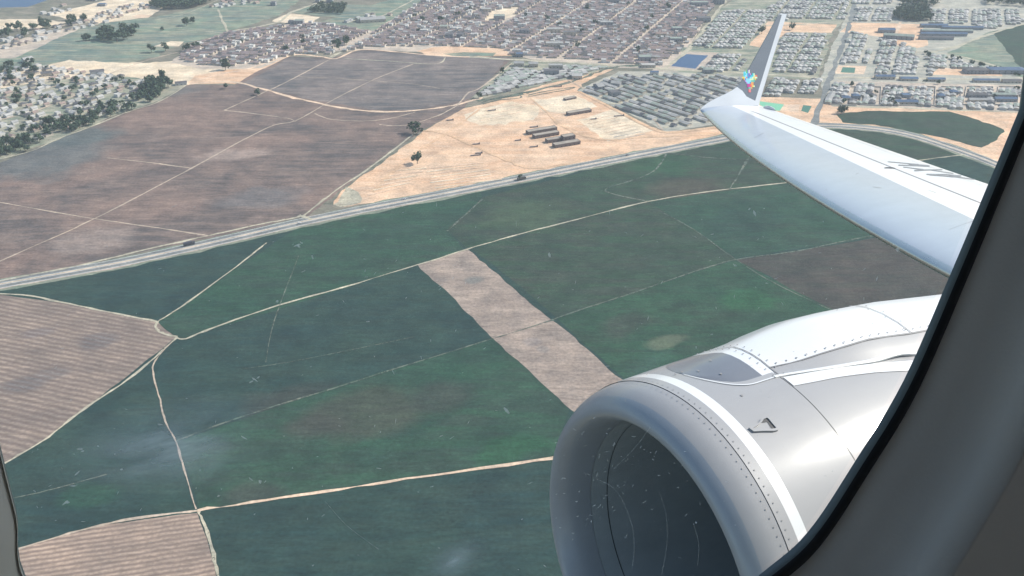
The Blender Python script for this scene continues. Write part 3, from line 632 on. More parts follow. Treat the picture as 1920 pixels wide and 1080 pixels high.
# the village at the left: loose houses and trees
vil = [(2,(9,8,3.4,1.8),'gable',WW,RP,'white pale-roofed'),(2,(10,8,3.4,1.8),'gable',WW,RG,'white grey-roofed'),(1.5,(9,8,3.4,1.8),'gable',WB,RC,'clay-roofed'),(2,(10,9,3.4,1.8),'hip',WB,RD,'dark-roofed'),(1.5,(8,8,5,1),'flat',WW,RP,'white flat-roofed')]
va = rowdir(150,200,100,-30)
VIL = [(-60,290),(-60,140),(0,132),(60,124),(200,140),(325,152),(330,160),(290,182),(200,216),(110,255),(0,292)]
lots = lattice(VIL, unit(va), unit(va+math.pi/2), 14, (16,14), 6, 6, 2, 5, jit=2.2)
lots = [l for l in lots if RNG.random() < .72]
build_houses('village_house', lots, lambda l: va+random.choice((0,0,math.pi/2)), vil, 'houses of the tree-filled village', 'house among trees in the left-edge village', 'farther houses of the tree-filled village')
for poly, gname, txt, keep in [
  ([(0,95),(0,70),(90,52),(160,36),(230,10),(300,8),(215,38),(120,62),(40,88)], 'houses of the ribbon village', 'house in the upper left ribbon village', .7),
  ([(395,14),(420,0),(500,-10),(490,8),(440,14)], 'houses at the top of the meadow', 'house at the top edge above the green meadow', .6),
  ([(70,28),(120,10),(150,14),(100,30)], 'houses near the blue pond', 'house near the blue pond at the top left', .5),
  ([(640,40),(735,15),(770,14),(700,50)], 'houses along the field road', 'house along the far field road', .5)]:
    lt = [l for l in lattice(poly, unit(va), unit(va+math.pi/2), 15, (15,14), 5, 6, 2, 6, jit=2) if RNG.random() < keep]
    build_houses('village_house', lt, lambda l: va+random.choice((0,math.pi/2)), vil, gname, txt, 'farther '+gname)
flush_houses('town_house', 'hundreds of small brown-roofed houses filling the town to the top edge')
flush_houses('terrace_house', 'remaining small brown-roofed houses of the estate left of the avenue')
flush_houses('estate_house', 'farther grey-roofed houses of the estates at the right and beyond the wing')
flush_houses('village_house', 'farther pale houses of the villages at the upper left')
# ---------------------------------------------------------------- trees
mleaf = mat('leaf', (.045,.075,.045), .8, spec=.2); t_ = NT(mleaf)
lf = t_.noise(t_.pos(), .35, 3, .6)
t_.l.new(t_.ramp(lf, [(.3, (.028,.052,.038)), (.7, (.075,.11,.06))]), bsdf(mleaf).inputs['Base Color'])
mbark = mat('bark', (.12,.09,.07), .9)
def crown_geo(h, r, n, rs):
    g_ = np.random.default_rng(rs); V = []; F = []
    cl = [(g_.normal()*r*.45, g_.normal()*r*.45, h*(.45+.42*g_.random()), r*(.35+.35*g_.random())) for _ in range(7)]
    for k in range(n):
        c = cl[int(g_.integers(7))]; d = g_.normal(size=3); d /= np.linalg.norm(d)
        p = np.array(c[:3]) + d*c[3]*g_.random()**.4
        a = g_.normal(size=3); a /= np.linalg.norm(a); b = np.cross(a, d); s = r*.20*(.6+g_.random())
        i = len(V); V += [tuple(p+a*s), tuple(p+b*s), tuple(p-a*s), tuple(p-b*s*.8)]; F.append((i,i+1,i+2,i+3))
    return V, F
def trunk_geo(h, r):
    V = []; F = []
    def limb(p0, p1, r0, r1):
        p0 = np.array(p0); p1 = np.array(p1); i = len(V); d = p1-p0; u = np.cross(d, (0,1,.3)); u /= np.linalg.norm(u); v = np.cross(d, u); v /= np.linalg.norm(v)
        for p, rr in ((p0,r0),(p1,r1)):
            for k in range(6): V.append(tuple(p+rr*(math.cos(k*math.pi/3)*u+math.sin(k*math.pi/3)*v)))
        for k in range(6): F.append((i+k, i+(k+1)%6, i+6+(k+1)%6, i+6+k))
    limb((0,0,0),(0,0,h*.5),.3,.2); limb((0,0,h*.4),(r*.5,0,h*.7),.18,.08); limb((0,0,h*.45),(-r*.4,r*.3,h*.75),.17,.08); limb((0,0,h*.5),(0,-r*.3,h*.85),.16,.07)
    return V, F
TP = []
for i in range(5):
    me = bpy.data.meshes.new('crown'); V, F = crown_geo(9, 4.2, 260, 50+i); me.from_pydata(V, [], F); me.materials.append(mleaf)
    mt = bpy.data.meshes.new('trunk'); V, F = trunk_geo(9, 4); mt.from_pydata(V, [], F); mt.materials.append(mbark)
    TP.append((me, mt))
def tree(x, y, s, label, group=None):
    me, mt = TP[int(RNG.integers(5))]
    t = empty('tree', (x, y, 0), RNG.random()*6.28); t.scale = (s*(.9+.2*RNG.random()), s, s*(.85+.3*RNG.random()))
    tag(t, label, 'tree', group)
    link(bpy.data.objects.new('crown', me), t); link(bpy.data.objects.new('trunk', mt), t)
def scatter(poly, n, smin, smax, label, group):
    xs = [p[0] for p in poly]; ys = [p[1] for p in poly]; k = 0; tr = 0
    while k < n and tr < n*60:
        tr += 1; px = RNG.uniform(min(xs), max(xs)); py = RNG.uniform(min(ys), max(ys))
        if inside(px, py, poly):
            p = G(px, py); sz = RNG.uniform(smin, smax); f_ = (px-min(xs))/(max(xs)-min(xs))
            w1 = ['leftmost', 'far left', 'left', 'middle left', 'middle', 'middle right', 'right', 'far right', 'rightmost', 'rightmost'][min(9, int(f_*9))]+(' front' if py > (min(ys)+max(ys))/2 else ' back'); w2 = 'small' if sz < smin+(smax-smin)*.33 else ('medium' if sz < smin+(smax-smin)*.66 else 'large')
            lb = w2+' '+label+', '+w1; lb = lb if len(lb.split()) <= 16 else lb.replace(' small', '', 1).replace(' the', '', 1); tree(p[0], p[1], sz, lb, group); k += 1
scatter([(0,265),(60,240),(120,222),(200,200),(270,180),(300,172),(318,180),(300,190),(210,222),(120,256),(30,292),(0,300)], 70, .9, 1.6, 'dark tree in the belt between village and dry field', 'trees of the village belt')
scatter(VIL, 72, .7, 1.3, 'dark tree standing among the village houses', 'trees among the village houses')
scatter([(262,168),(290,150),(325,158),(312,178),(275,186)], 18, 1.4, 2.0, 'tall dark tree in the clump at the right tip of the village', 'tall trees at the village tip')
scatter([(180,78),(200,60),(232,62),(258,68),(225,80)], 18, 1.4, 2.4, 'tall tree in the dark clump on the green meadow', 'trees of the meadow clump')
scatter([(145,74),(165,66),(172,74),(160,80)], 5, 1, 1.4, 'smaller tree left of the dark meadow clump', 'small meadow trees')
scatter([(0,70),(20,55),(100,42),(110,48),(40,72)], 14, 1.2, 1.9, 'dark tree along the upper left ribbon of houses', 'trees of the ribbon village')
scatter([(0,130),(20,115),(66,118),(70,138),(10,142)], 10, 1, 1.7, 'dark tree at the left edge above the village', 'trees above the village')
scatter([(120,38),(165,22),(160,45),(125,52)], 7, 1, 1.6, 'dark tree in the gardens at the upper left', 'trees of the upper gardens')
scatter([(700,60),(760,25),(1280,0),(1280,70),(1200,120),(900,100),(690,90)], 20, .8, 1.5, 'small dark tree between the houses of the brown town', 'trees in the brown town')
scatter([(350,112),(430,65),(600,50),(640,90),(560,100)], 6, .8, 1.3, 'small dark tree between the houses of the left brown estate', 'trees in the left brown estate')
scatter([(1560,150),(1920,160),(1915,205),(1560,196)], 12, .6, 1.0, 'dark tree between the walled yards at the right', 'trees in the right-hand yards')
scatter([(1720,99),(1800,112),(1925,142),(1920,146),(1790,116),(1720,104)], 16, .6, .9, 'small tree in the row along the slanting road', 'trees of the roadside row')
for px, py, s, lab in [(783,307,1.5,'lone bushy tree standing on the bare sand'),(780,250,1.7,'dark tree where the track meets the sand'),(775,252,1.3,'smaller tree leaning on the dark one at the sand edge'),
  (790,252,.9,'low bush right of the dark tree at the sand edge'),(484,178,1.2,'lone tree on the dry field beside the track fork'),(423,131,2.0,'big round tree at the near corner of the left brown estate'),(424,166,.9,'small tree inside the loop of the dirt track'),
  (636,94,2.0,'big dark tree at the corner of the avenue'),(650,84,1.7,'dark tree behind the big one at the avenue'),(284,98,1.7,'dark tree at the right edge of the green meadow'),(311,96,1.5,'second dark tree at the meadow edge beside pale ground'),(352,96,1.8,'dark tree left of the brown estate'),(365,92,1.6,'tree touching the left corner of the brown estate'),
  (254,58,1.7,'tall lone tree right of the meadow clump'),(350,48,1.7,'dark tree on the meadow near the crossing tracks'),(362,44,1.3,'smaller tree beside the dark one on the meadow'),(1577,213,1.4,'dark bushy tree at the corner of the green patch'),(1582,210,1.1,'smaller tree behind the bushy one at the green patch'),(1428,64,1.6,'dark tree on the pale plot beside the wing tip'),(1485,56,1.3,'tree standing on the sand right of the wing tip'),
  (305,58,1.0,'small tree on the far meadow path'),(975,337,.7,'small bush on the verge of the highway'),(898,184,1.0,'small bush at the corner of the triangle estate'),(942,137,1.0,'small tree on the left side of the triangle estate')]:
    p = G(px, py); tree(p[0], p[1], s, lab)
def wood(poly, n, label, s0=1.3):
    xs = [p[0] for p in poly]; ys = [p[1] for p in poly]; b = Batch(); k = 0
    while k < n:
        px = RNG.uniform(min(xs), max(xs)); py = RNG.uniform(min(ys), max(ys))
        if inside(px, py, poly):
            p = G(px, py); V, F = crown_geo(9, 4.5, 70, int(RNG.integers(1e6))); s = s0*RNG.uniform(.8, 1.3)
            b.add(xform(np.array(V)*s, p[0], p[1], 0), F, [0]*len(F)); k += 1
    tag(b.build('wood', [mleaf]), label, 'wood', kind='stuff')
wood([(282,14),(310,2),(395,-30),(390,6),(365,16),(310,18)], 260, 'dark dense wood at the top left above the meadow', 1.6)
wood([(1678,36),(1690,18),(1735,20),(1745,38),(1720,42)], 170, 'dense dark blue wood between the right-hand blocks', 1.5)
wood([(1690,10),(1700,-20),(1760,-20),(1755,12)], 120, 'second dark wood at the top edge at the right', 1.5)
wood([(1850,8),(1845,-20),(1935,-20),(1935,14)], 120, 'dark wood at the top right corner', 1.5)
wood([(580,24),(600,10),(650,12),(640,28)], 100, 'dark scrub wood in the far field', 1.0)
# ---------------------------------------------------------------- vehicles and machines
mtyre = mat('tyre', (.02,.02,.02), .9); mglass = mat('car_glass', (.03,.04,.05), .15)
def part(name, boxes, m, parent):
    V = []; F = []
    for b in boxes:
        v, f = boxgeo(*b); F += [tuple(i+len(V) for i in q) for q in f]; V += v
    return mesh(name, V, F, [m], parent=parent)
def wheels(parent, xs, yw, r=.5):
    for x in xs:
        for y in (-yw, yw):
            V = [(x+r*math.cos(a*math.pi/5), y+s, r+r*math.sin(a*math.pi/5)) for s in (-.15,.15) for a in range(10)]
            F = [(k,(k+1)%10,10+(k+1)%10,10+k) for k in range(10)]+[tuple(range(10)),tuple(range(19,9,-1))]
            mesh('wheel', V, F, [mtyre], parent=parent)
def hwpoint(px, off):
    i = max(k for k in range(len(HW)) if HW[k][0] <= px); a = G(*HW[i])[:2]; b = G(*HW[i+1])[:2]
    f = (px-HW[i][0])/(HW[i+1][0]-HW[i][0]); d = (b-a)/np.linalg.norm(b-a)
    p = a+(b-a)*f + np.array([-d[1], d[0]])*off
    return p, math.atan2(d[1], d[0])
def truck(px, off, col, label):
    p, a = hwpoint(px, off); t = empty('truck', (p[0], p[1], ZL[0]+.02), a); tag(t, label, 'truck')
    m = mat('truck_paint', col, .5)
    part('cargo_box', [(-6,3.6,-1.25,1.25,1.1,3.8,.05)], m, t); part('cab', [(4,6.2,-1.2,1.2,.7,3.2,.35)], m, t)
    part('windscreen', [(6.0,6.15,-1.0,1.0,1.9,2.8,.02)], mglass, t); part('chassis', [(-6,5.8,-.6,.6,.6,1.0,0)], mtyre, t); wheels(t, (-4.8,-3.5,4.9), 1.05)
def car(px, off, col, label):
    p, a = hwpoint(px, off); t = empty('car', (p[0], p[1], ZL[0]+.02), a); tag(t, label, 'car')
    m = mat('car_paint', col, .35, coat=.5)
    part('body', [(-2.2,2.2,-.88,.88,.35,.95,.1)], m, t); part('cabin', [(-1.6,1.0,-.8,.8,.95,1.45,.4)], mglass, t); part('roof', [(-1.2,.6,-.62,.62,1.45,1.49,.02)], m, t); wheels(t, (-1.4,1.4), .82, .33)
truck(357, 8, (.06,.06,.08), 'dark truck driving on the highway at the left')
truck(975, -3, (.10,.09,.08), 'dark truck on the highway below the bare sand')
car(560, -1.5, (.55,.55,.55), 'small pale car on the highway near the track junction')
car(760, 6.5, (.5,.5,.52), 'small pale car on the highway at the sand corner')
car(1180, 6.5, (.08,.08,.1), 'small dark car on the highway right of the bare sand')
def pipes(px, py, lpx, label):
    p = G(px, py); L = G(px+lpx, py)[0]-p[0]; t = empty('concrete_slab', (p[0], p[1], .2), math.radians(14)); tag(t, label, 'slab')
    part('slab_stack', [(-L/2,L/2,-.9,.9,0,1.4,.05)], mat('slab_grey', (.22,.19,.18), .9), t)
    part('end_post', [(L/2,L/2+1.2,-1,1,0,2.4,.1)], mat('slab_dark', (.10,.09,.09), .9), t)
for a in [(891,292,18,'dark low wall of stacked slabs on the bare sand'),(897,288,12,'shorter slab stack behind the low wall on the sand'),(892,271,12,'brown slab stack above the low wall on the sand'),(843,226,12,'brown slab stack at the upper left of the sand'),(921,208,14,'brown slab stack near the upper rim of the sand'),
          (1000,239,14,'slab stack left above the unfinished blocks'),(970,264,10,'slab stack left of the unfinished blocks'),(1000,276,14,'slab stack below the unfinished blocks'),(1112,224,10,'slab stack right of the lone pale block'),(1045,163,14,'slab stack between the road and the triangle estate'),(1160,218,18,'red-brown slab row at the right rim of the sand')]: pipes(*a)
# long garden walls round the right-hand yards
mwall = hmat('garden_wall_white', (.50,.46,.40))
def gwall(pts, label, h=2.0):
    P = [G(*p)[:2] for p in pts]; V = []; F = []
    for a, b in zip(P[:-1], P[1:]):
        d = (b-a)/np.linalg.norm(b-a); n = np.array([-d[1], d[0]])*.3; i = len(V)
        for q in (a-n, b-n, b+n, a+n): V.append((*q, 0))
        for q in (a-n, b-n, b+n, a+n): V.append((*q, h))
        F += [(i+4,i+5,i+6,i+7),(i,i+1,i+5,i+4),(i+1,i+2,i+6,i+5),(i+2,i+3,i+7,i+6),(i+3,i,i+4,i+7)]
    tag(mesh('garden_wall', V, F, [mwall]), label, 'wall')
for k, (x0, x1, w1, w2) in enumerate([(1556,1606,'first','left'),(1612,1650,'second','left'),(1655,1722,'third','middle'),(1730,1752,'fourth','middle'),(1758,1800,'fifth','middle'),(1806,1860,'sixth','right'),(1866,1908,'seventh','right')]):
    gwall([(x0,197),(x0+6,163),(x1+2,164),(x1,199),(x0,197)], 'pale wall round the %s yard from the crossing in the right-hand row' % w1)
# ---------------------------------------------------------------- the airplane (frame: x aft, y starboard, z up, origin at the camera's eye)
R3 = np.array([[0.86788111,-0.17497603,0.46493631],[-0.48418901,-0.08863423,0.87046251],[-0.1111008,-0.98057502,-0.16164544]])
W3 = np.array([[1,0,0],[0,-SP,CP],[0,-CP,-SP]])
RW = W3 @ R3.T
OFF = np.array([1.5,-1.28,-1.5])
plane = bpy.data.objects.new('airplane', None); link(plane)
mw = Matrix([[*RW[i], 0] for i in range(3)]+[[0,0,0,1]])
loc = RW @ OFF + np.array([0,0,H]); mw.translation = Vector(loc); plane.matrix_world = mw
tag(plane, 'white and grey passenger airplane seen from its cabin window, with engine and upturned wing tip', 'airplane')
def ray(px, py): return R3 @ np.array([(px-960)/FPX, (py-540)/FPX, 1.0])
def pmesh(name, V, F, mats, mi=None, parent=None, smooth=False):
    V = np.array(V, float)-OFF
    return mesh(name, V.tolist(), F, mats, mi, parent or plane, smooth)
def paint(name, col, rough=.3, coat=.6, dirt=.1, metal=0, sc=3):
    m = mat(name, col, rough, metal, coat=coat); t = NT(m); p = t.pos(True)
    n = t.noise(t.mapping(p, (.5,1.5,1.5)), sc, 6, .65); r = t.noise(p, sc*3, 4, .6)
    k = t.ramp(n, [(.3, (1-dirt*2,)*3), (.7, (1,1,1))])
    t.l.new(t.mix(1.0, col, k, 'MULTIPLY'), bsdf(m).inputs['Base Color'])
    rr = t.math('ADD', t.math('MULTIPLY', r, .12), rough-.06); t.l.new(rr, bsdf(m).inputs['Roughness'])
    return m
PW = paint('white_paint', (.70,.71,.72), .32, .5, .04)
PG = paint('cowl_grey', (.335,.335,.345), .52, .55, .04); bsdf(PG).inputs['Specular IOR Level'].default_value = .25; bsdf(PG).inputs['Coat Roughness'].default_value = .17
PGD = paint('cap_grey', (.17,.18,.205), .35, .5, .05)
PL = paint('lip_shade_grey', (.27,.30,.335), .42, .35, .05, metal=.15)  # cowl grey made darker and bluer: shade of the forward-facing lip painted in
PS = paint('slat_grey', (.33,.375,.44), .34, .3, .05)
PLE = paint('polished_leading_edge', (.55,.56,.54), .28, 0, .06, metal=.9)
PWG = paint('winglet_grey', (.17,.19,.215), .4, .4, .05)
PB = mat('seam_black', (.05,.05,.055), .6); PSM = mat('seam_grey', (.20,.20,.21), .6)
PIN = paint('inlet_liner', (.27,.31,.33), .6, 0, .1); PBLADE = paint('fan_blade_metal', (.05,.06,.07), .45, 0, .1, metal=.3)
# --- wing
TAN12 = math.tan(math.radians(12))
TIP = R3 @ np.array([(1318-960)/FPX, (205-540)/FPX, 1.0]); TIP = TIP*13.1/TIP[1]
WN = np.array([0, -math.sin(math.radians(12)), math.cos(math.radians(12))])
def onwing(px, py, lift=0.0):
    r = ray(px, py); return r*((TIP@WN+lift)/(r@WN))
def fit(pts, deg=1):
    P = np.array([onwing(*p) for p in pts]); return np.polyfit(P[:,1], P[:,0], deg)
cLE = fit([(1312,205),(1375,258),(1492,342),(1557,388),(1797,512)], 2); cTE = fit([(1422,192),(1455,205),(1640,272),(1862,335)], 1)
cB1 = fit([(1413,215),(1505,270),(1608,321),(1728,373),(1831,414)], 1); cB2 = fit([(1454,228),(1660,314),(1843,386)], 1)
def wz(y): return TIP[2]+(y-13.1)*TAN12 if y > 5 else TIP[2]+(5-13.1)*TAN12+(y-5)*math.tan(math.radians(5))
def half(c): return 5*(.2969*math.sqrt(c)-.126*c-.3516*c*c+.2843*c**3-.1036*c**4)
ys = list(np.concatenate([np.linspace(.6,5,6), np.linspace(5.5,13.15,26)]))
YE = 5.0
def chord(y):
    le = np.polyval(cLE, y) if y > YE else np.polyval(cLE, YE)-(YE-y)*.62
    te = np.polyval(cTE, y) if y > YE else np.polyval(cTE, YE)-(YE-y)*.05
    b1 = min(max((np.polyval(cB1, y)-le)/(te-le), .2), .75) if y > YE else .45
    b2 = min(max((np.polyval(cB2, y)-le)/(te-le), b1+.08), .93) if y > YE else .6
    return le, te, b1, b2
V = []; F = []; mi = []; rowsW = []
for y in ys:
    le, te, b1, b2 = chord(y); c = te-le; sw = .012/c if y < 12.35 else .0002/c
    cs = [0,.002,.006,.014,.03,.055,.09]; cs += list(np.linspace(.13, b1, 6)); cs += list(np.linspace(b1, b2, 5))[1:]
    cs += [min(b2+.050/c, .96) if y < 12.35 else b2+.002]; cs += list(np.linspace(cs[-1], 1, 5))[1:]
    up = [(le+s*c, y, wz(y)-.022*c+.085*c*half(s)) for s in cs]
    lo = [(le+s*c, y, wz(y)-.022*c-.085*c*half(s)-.004) for s in (1,.8,.6,.4,.25,.13,.07,.03,.012,.003)]
    rowsW.append(up+lo)
nc = len(rowsW[0])
for r in rowsW: V += r
fm = [0]*0
for i in range(len(ys)-1):
    for j in range(nc):
        k = (j+1) % nc; F.append((i*nc+j, i*nc+k, (i+1)*nc+k, (i+1)*nc+j))
        m_ = 1 if j < 12 else (0 if j < 16 else (2 if j == 16 else 0))
        if j >= 21: m_ = 1
        if j < 4 or j >= nc-4: m_ = 3
        mi.append(m_)
F.append(tuple(range((len(ys)-1)*nc, len(ys)*nc))[::-1]); mi.append(0)
wing = pmesh('wing', V, F, [PW, PS, PSM, PLE], mi, smooth=True)
def patch(pts_px, m, name, parent, lift=.02, thick=.004):
    """flat mark lying on the wing's upper skin"""
    V = []; 
    for px, py in pts_px:
        p = onwing(px, py); le, te, b1, b2 = chord(p[1]); c = te-le; s = min(max((p[0]-le)/c, 0), 1)
        # walk to the true skin height along the ray
        for _ in range(4):
            zt = wz(p[1])-.022*c+.085*c*half(s)+lift*.2
            r = ray(px, py); dz = zt-p[2]
            nrm = WN; off = dz*WN[2]; p = p + r*(off/(r@WN)); le, te, b1, b2 = chord(p[1]); c = te-le; s = min(max((p[0]-le)/c, 0), 1)
        V.append(p)
    return V
def strokes(lst, m, name):
    V = []; F = []
    for (x0,y0,x1,y1,w0,w1) in lst:
        d = np.array([x1-x0, y1-y0]); n = np.array([-d[1], d[0]])/np.linalg.norm(d)
        q = [(x0+n[0]*w0/2, y0+n[1]*w0/2),(x0-n[0]*w0/2, y0-n[1]*w0/2),(x1-n[0]*w1/2, y1-n[1]*w1/2),(x1+n[0]*w1/2, y1+n[1]*w1/2)]
        i = len(V); V += patch(q, m, name, None); F.append((i,i+1,i+2,i+3))
    return pmesh(name, V, F, [m], parent=wing)
def wc(x, y): return 1640+x/8.727, 280+y/8.727
L_ = []
for a in [(215,200,720,245,1.2,1.6),(560,240,880,262,1.4,1.8),(390,256,900,272,2.0,2.2),(470,287,800,328,1.2,1.8),(650,345,800,336,2.6,2.2),(790,335,1110,330,2.2,1.6),(930,338,1290,392,.9,1.2),(850,406,1180,410,2.0,1.8),(1150,408,1420,432,1.6,1.6),(900,416,1300,446,1.2,2.0),(1290,440,1640,492,2.2,1.0),(1180,408,1400,455,1.2,2.4)]:
    L_.append((*wc(a[0],a[1]), *wc(a[2],a[3]), a[4], a[5]))
strokes(L_, mat('letter_grey', (.20,.21,.22), .6), 'registration_letters')
strokes([(1313,204,1330,199,.7,.8),(1330,199,1350,195.5,.8,.6),(1350,195.5,1372,194.3,.6,.3)], PSM, 'tip_seam')
strokes([(1658,314.6,1662,314.2,1.0,2.0),(1662,314.2,1674,314.6,2.0,2.0),(1674,314.6,1679,315.4,2.0,.8)], PB, 'fuel_cap_mark')
strokes([(1548,356,1610,324,.55,.55),(1415,258,1432,249,.4,.4),(1636,350,1652,352,.4,.4),(1740,356,1755,361,.4,.4),(1780,430,1830,412,.4,.4)], PSM, 'panel_line')
# small fairing sticking out behind the trailing edge
V = []; F = []
for i, (f_, rr) in enumerate([(0,.012),(.2,.05),(.5,.06),(.8,.04),(1,.008)]):
    a0 = onwing(1432,199); a1 = onwing(1453,204); p = a0+(a1-a0)*f_
    for k in range(8): V.append(p+np.array([0, rr*1.4*math.cos(k*math.pi/4), rr*math.sin(k*math.pi/4)-.03]))
    if i:
        for k in range(8): F.append(((i-1)*8+k,(i-1)*8+(k+1)%8,i*8+(k+1)%8,i*8+k))
ff = pmesh('flap_fairing', V, F, [PW], parent=wing, smooth=True); b_ = bmesh.new(); b_.from_mesh(ff.data); bmesh.ops.recalc_face_normals(b_, faces=b_.faces); b_.to_mesh(ff.data); b_.free()
# --- winglet
cant = math.radians(10); PT = onwing(1318,204); PE = onwing(1424,197)
WLN = np.cross(PE-PT, np.array([0, math.sin(cant), math.cos(cant)])); WLN /= np.linalg.norm(WLN)
if WLN[1] < 0: WLN = -WLN
def onlet(px, py): r = ray(px, py); return r*((PT@WLN)/(r@WLN))
def slab(polys, thick=.045):
    V = []; F = []; mi = []
    for pts, m_ in polys:
        q = [onlet(*p) for p in pts]; i = len(V); n = len(q)
        V += q + [p+WLN*thick for p in q]; F.append(tuple(range(i, i+n))); F.append(tuple(range(i+2*n-1, i+n-1, -1))); mi += [m_, 0]
        for k in range(n): F.append((i+k, i+n+k, i+n+(k+1)%n, i+(k+1)%n)); mi.append(m_)
    return V, F, mi
V, F, mi = slab([([(1313,206),(1318,200),(1330,191),(1345,183),(1360,176),(1372,170),(1382,163),(1392,170),(1400,181),(1416,189),(1423,198)],0),
                 ([(1382,163),(1389,154.5),(1396,144),(1409,121),(1424,94),(1443,60),(1459,30),(1463,27.5),(1466,28),(1416,189),(1400,181),(1392,170)],1),
                 ([(1466,28),(1463,27.5),(1465,25.5),(1475.5,26),(1450,105),(1424,192),(1423,198),(1416,189)],2)])
wlet = pmesh('winglet', V, F, [PW, PWG, PW], mi, parent=wing)
V = []; F = []; mi = []                       # mosaic emblem of little coloured tiles
lc = {'c':(.05,.55,.62),'b':(.05,.30,.55),'l':(.25,.65,.80),'g':(.10,.50,.15),'p':(.20,.12,.45),'w':(.75,.70,.60),'y':(.80,.60,.08),'o':(.80,.35,.10),'r':(.75,.10,.10),'m':(.50,.05,.30),'t':(.12,.50,.40),'e':(.65,.80,.45),'v':(.45,.25,.60),'k':(.75,.20,.20)}
keys = list(lc); tiles = ['...gpw......','.clgbw......','.cclbpv.ce..','.cllbpbcceor','yylkbblleywe','.obllleeety.','..vllllttt..','...vllboo...','....mmroo...','....mmrkye..','.....tto....','.....kk.....','.....kk.....']
ox, oy = 1391.5, 131.0
for j, row in enumerate(tiles):
    for i, ch in enumerate(row):
        if ch == '.': continue
        x = ox+i*2.35+j*.0; y = oy+j*3.25; q = [onlet(a, b)-WLN*.004 for a, b in ((x,y),(x+2.3,y),(x+2.3,y+3.2),(x,y+3.2))]
        n = len(V); V += q; F.append((n,n+1,n+2,n+3)); mi.append(keys.index(ch))
pmesh('tile_emblem', V, F, [mat('tile_'+['cyan','blue','light_blue','green','purple','cream','yellow','orange','red','magenta','teal','lime','violet','coral'][i], lc[k], .5) for i, k in enumerate(keys)], mi, parent=wlet)
# --- engine
EC = np.array([2.27278965, 3.37663363, -2.10995487])
def epos(x, r, phi): return EC + np.array([x, r*math.sin(phi), r*math.cos(phi)])
PROF = [(.04,.770),(.034,.786),(.040,.803),(.058,.828),(.09,.852),(.13,.876),(.18,.892),(.22,.899),(.30,.906),(.373,.910),(.5,.918),(.72,.928),(1.0,.935),(1.4,.935),(1.8,.920),(2.3,.875),(2.8,.79),(3.3,.68)]
def prof(x):
    xs_ = [p[0] for p in PROF[1:]]; rs_ = [p[1] for p in PROF[1:]]; return float(np.interp(x, xs_, rs_))
def lathe(pts, n=128):
    V = []; F = []
    for x, r in pts:
        for k in range(n): V.append(epos(x, r, 2*math.pi*k/n))
    for i in range(len(pts)-1):
        for k in range(n): F.append((i*n+k, i*n+(k+1)%n, (i+1)*n+(k+1)%n, (i+1)*n+k))
    return V, F
eng = bpy.data.objects.new('engine', None); link(eng, plane); eng.location = tuple(EC-OFF)
def emesh(name, V, F, mats, mi=None, smooth=True, parent=None):
    V = np.array(V)-EC
    return mesh(name, V.tolist(), F, mats, mi, parent or eng, smooth)
lip = [(.245,.704),(.20,.708),(.15,.716),(.11,.727),(.075,.741),(.05,.757),(.037,.772),(.034,.786),(.040,.803),(.058,.828),(.09,.852),(.13,.876),(.17,.889),(.2115,.8972)]
V, F = lathe(lip); emesh('inlet_lip', V, F, [PL, PG], [1 if i//128 >= 10 else 0 for i in range(len(F))])
def dense(pts, k=3):
    out = []
    for a, b in zip(pts[:-1], pts[1:]):
        out += [(a[0]+(b[0]-a[0])*i/k, a[1]+(b[1]-a[1])*i/k) for i in range(k)]
    return out+[pts[-1]]
def smoothprof(xs_):
    xp = np.array([p[0] for p in PROF[1:]]); rp = np.array([p[1] for p in PROF[1:]]); c = np.polyfit(xp[6:], rp[6:], 4); return [(x, float(np.polyval(c, x))) for x in xs_]
cpts = smoothprof([.2130,.24,.272,.2721,.328,.3281,.38,.5,.6,.70,.724]); cpts = [(x, r) for x, r in cpts]
V, F = lathe(cpts); mi = [1 if (i//128) == 3 else 0 for i in range(len(F))]
# gap strips for the seams
cowl = emesh('fan_cowl', V, F, [PG, PW], mi)
rp = smoothprof([.728,.85,1.0,1.2,1.4,1.6,1.8,2.1,2.4,2.7,3.0,3.3])
V, F = lathe(rp); emesh('thrust_reverser_cowl', V, F, [PG])
V, F = lathe([(.209,.8945),(.2155,.895)]); sV, sF = V, F
for x in (.724,):
    r = smoothprof([x])[0][1]; v2, f2 = lathe([(x-.002, r-.003),(x+.006, r-.003)]); sF = sF+[tuple(i+len(sV) for i in f) for f in f2]; sV = sV+v2
emesh('cowl_seam', sV, sF, [PB])
# rivets
def er(x, phi, lift): 
    xs_ = max(x, .225); return epos(x, smoothprof([xs_])[0][1]+lift, phi)
RV = []; RF = []
def rivet(c, n_, rad=.0036):
    u = np.cross(n_, [1,.1,.3]); u /= np.linalg.norm(u); v = np.cross(n_, u); i = len(RV)
    for k in range(6): RV.append(c+rad*(math.cos(k*math.pi/3)*u+math.sin(k*math.pi/3)*v))
    RF.append(tuple(range(i, i+6)))
for k in range(150):
    ph = 2*math.pi*k/150
    for dx in (-.020, .022):
        xx = .212+dx; rr = .8952 if dx < 0 else smoothprof([xx])[0][1]
        rivet(epos(xx, rr+.0025, ph+(.012 if dx > 0 else 0)), np.array([0, math.sin(ph), math.cos(ph)]))
emesh('rivet_row', RV, RF, [PSM], smooth=False, parent=cowl)
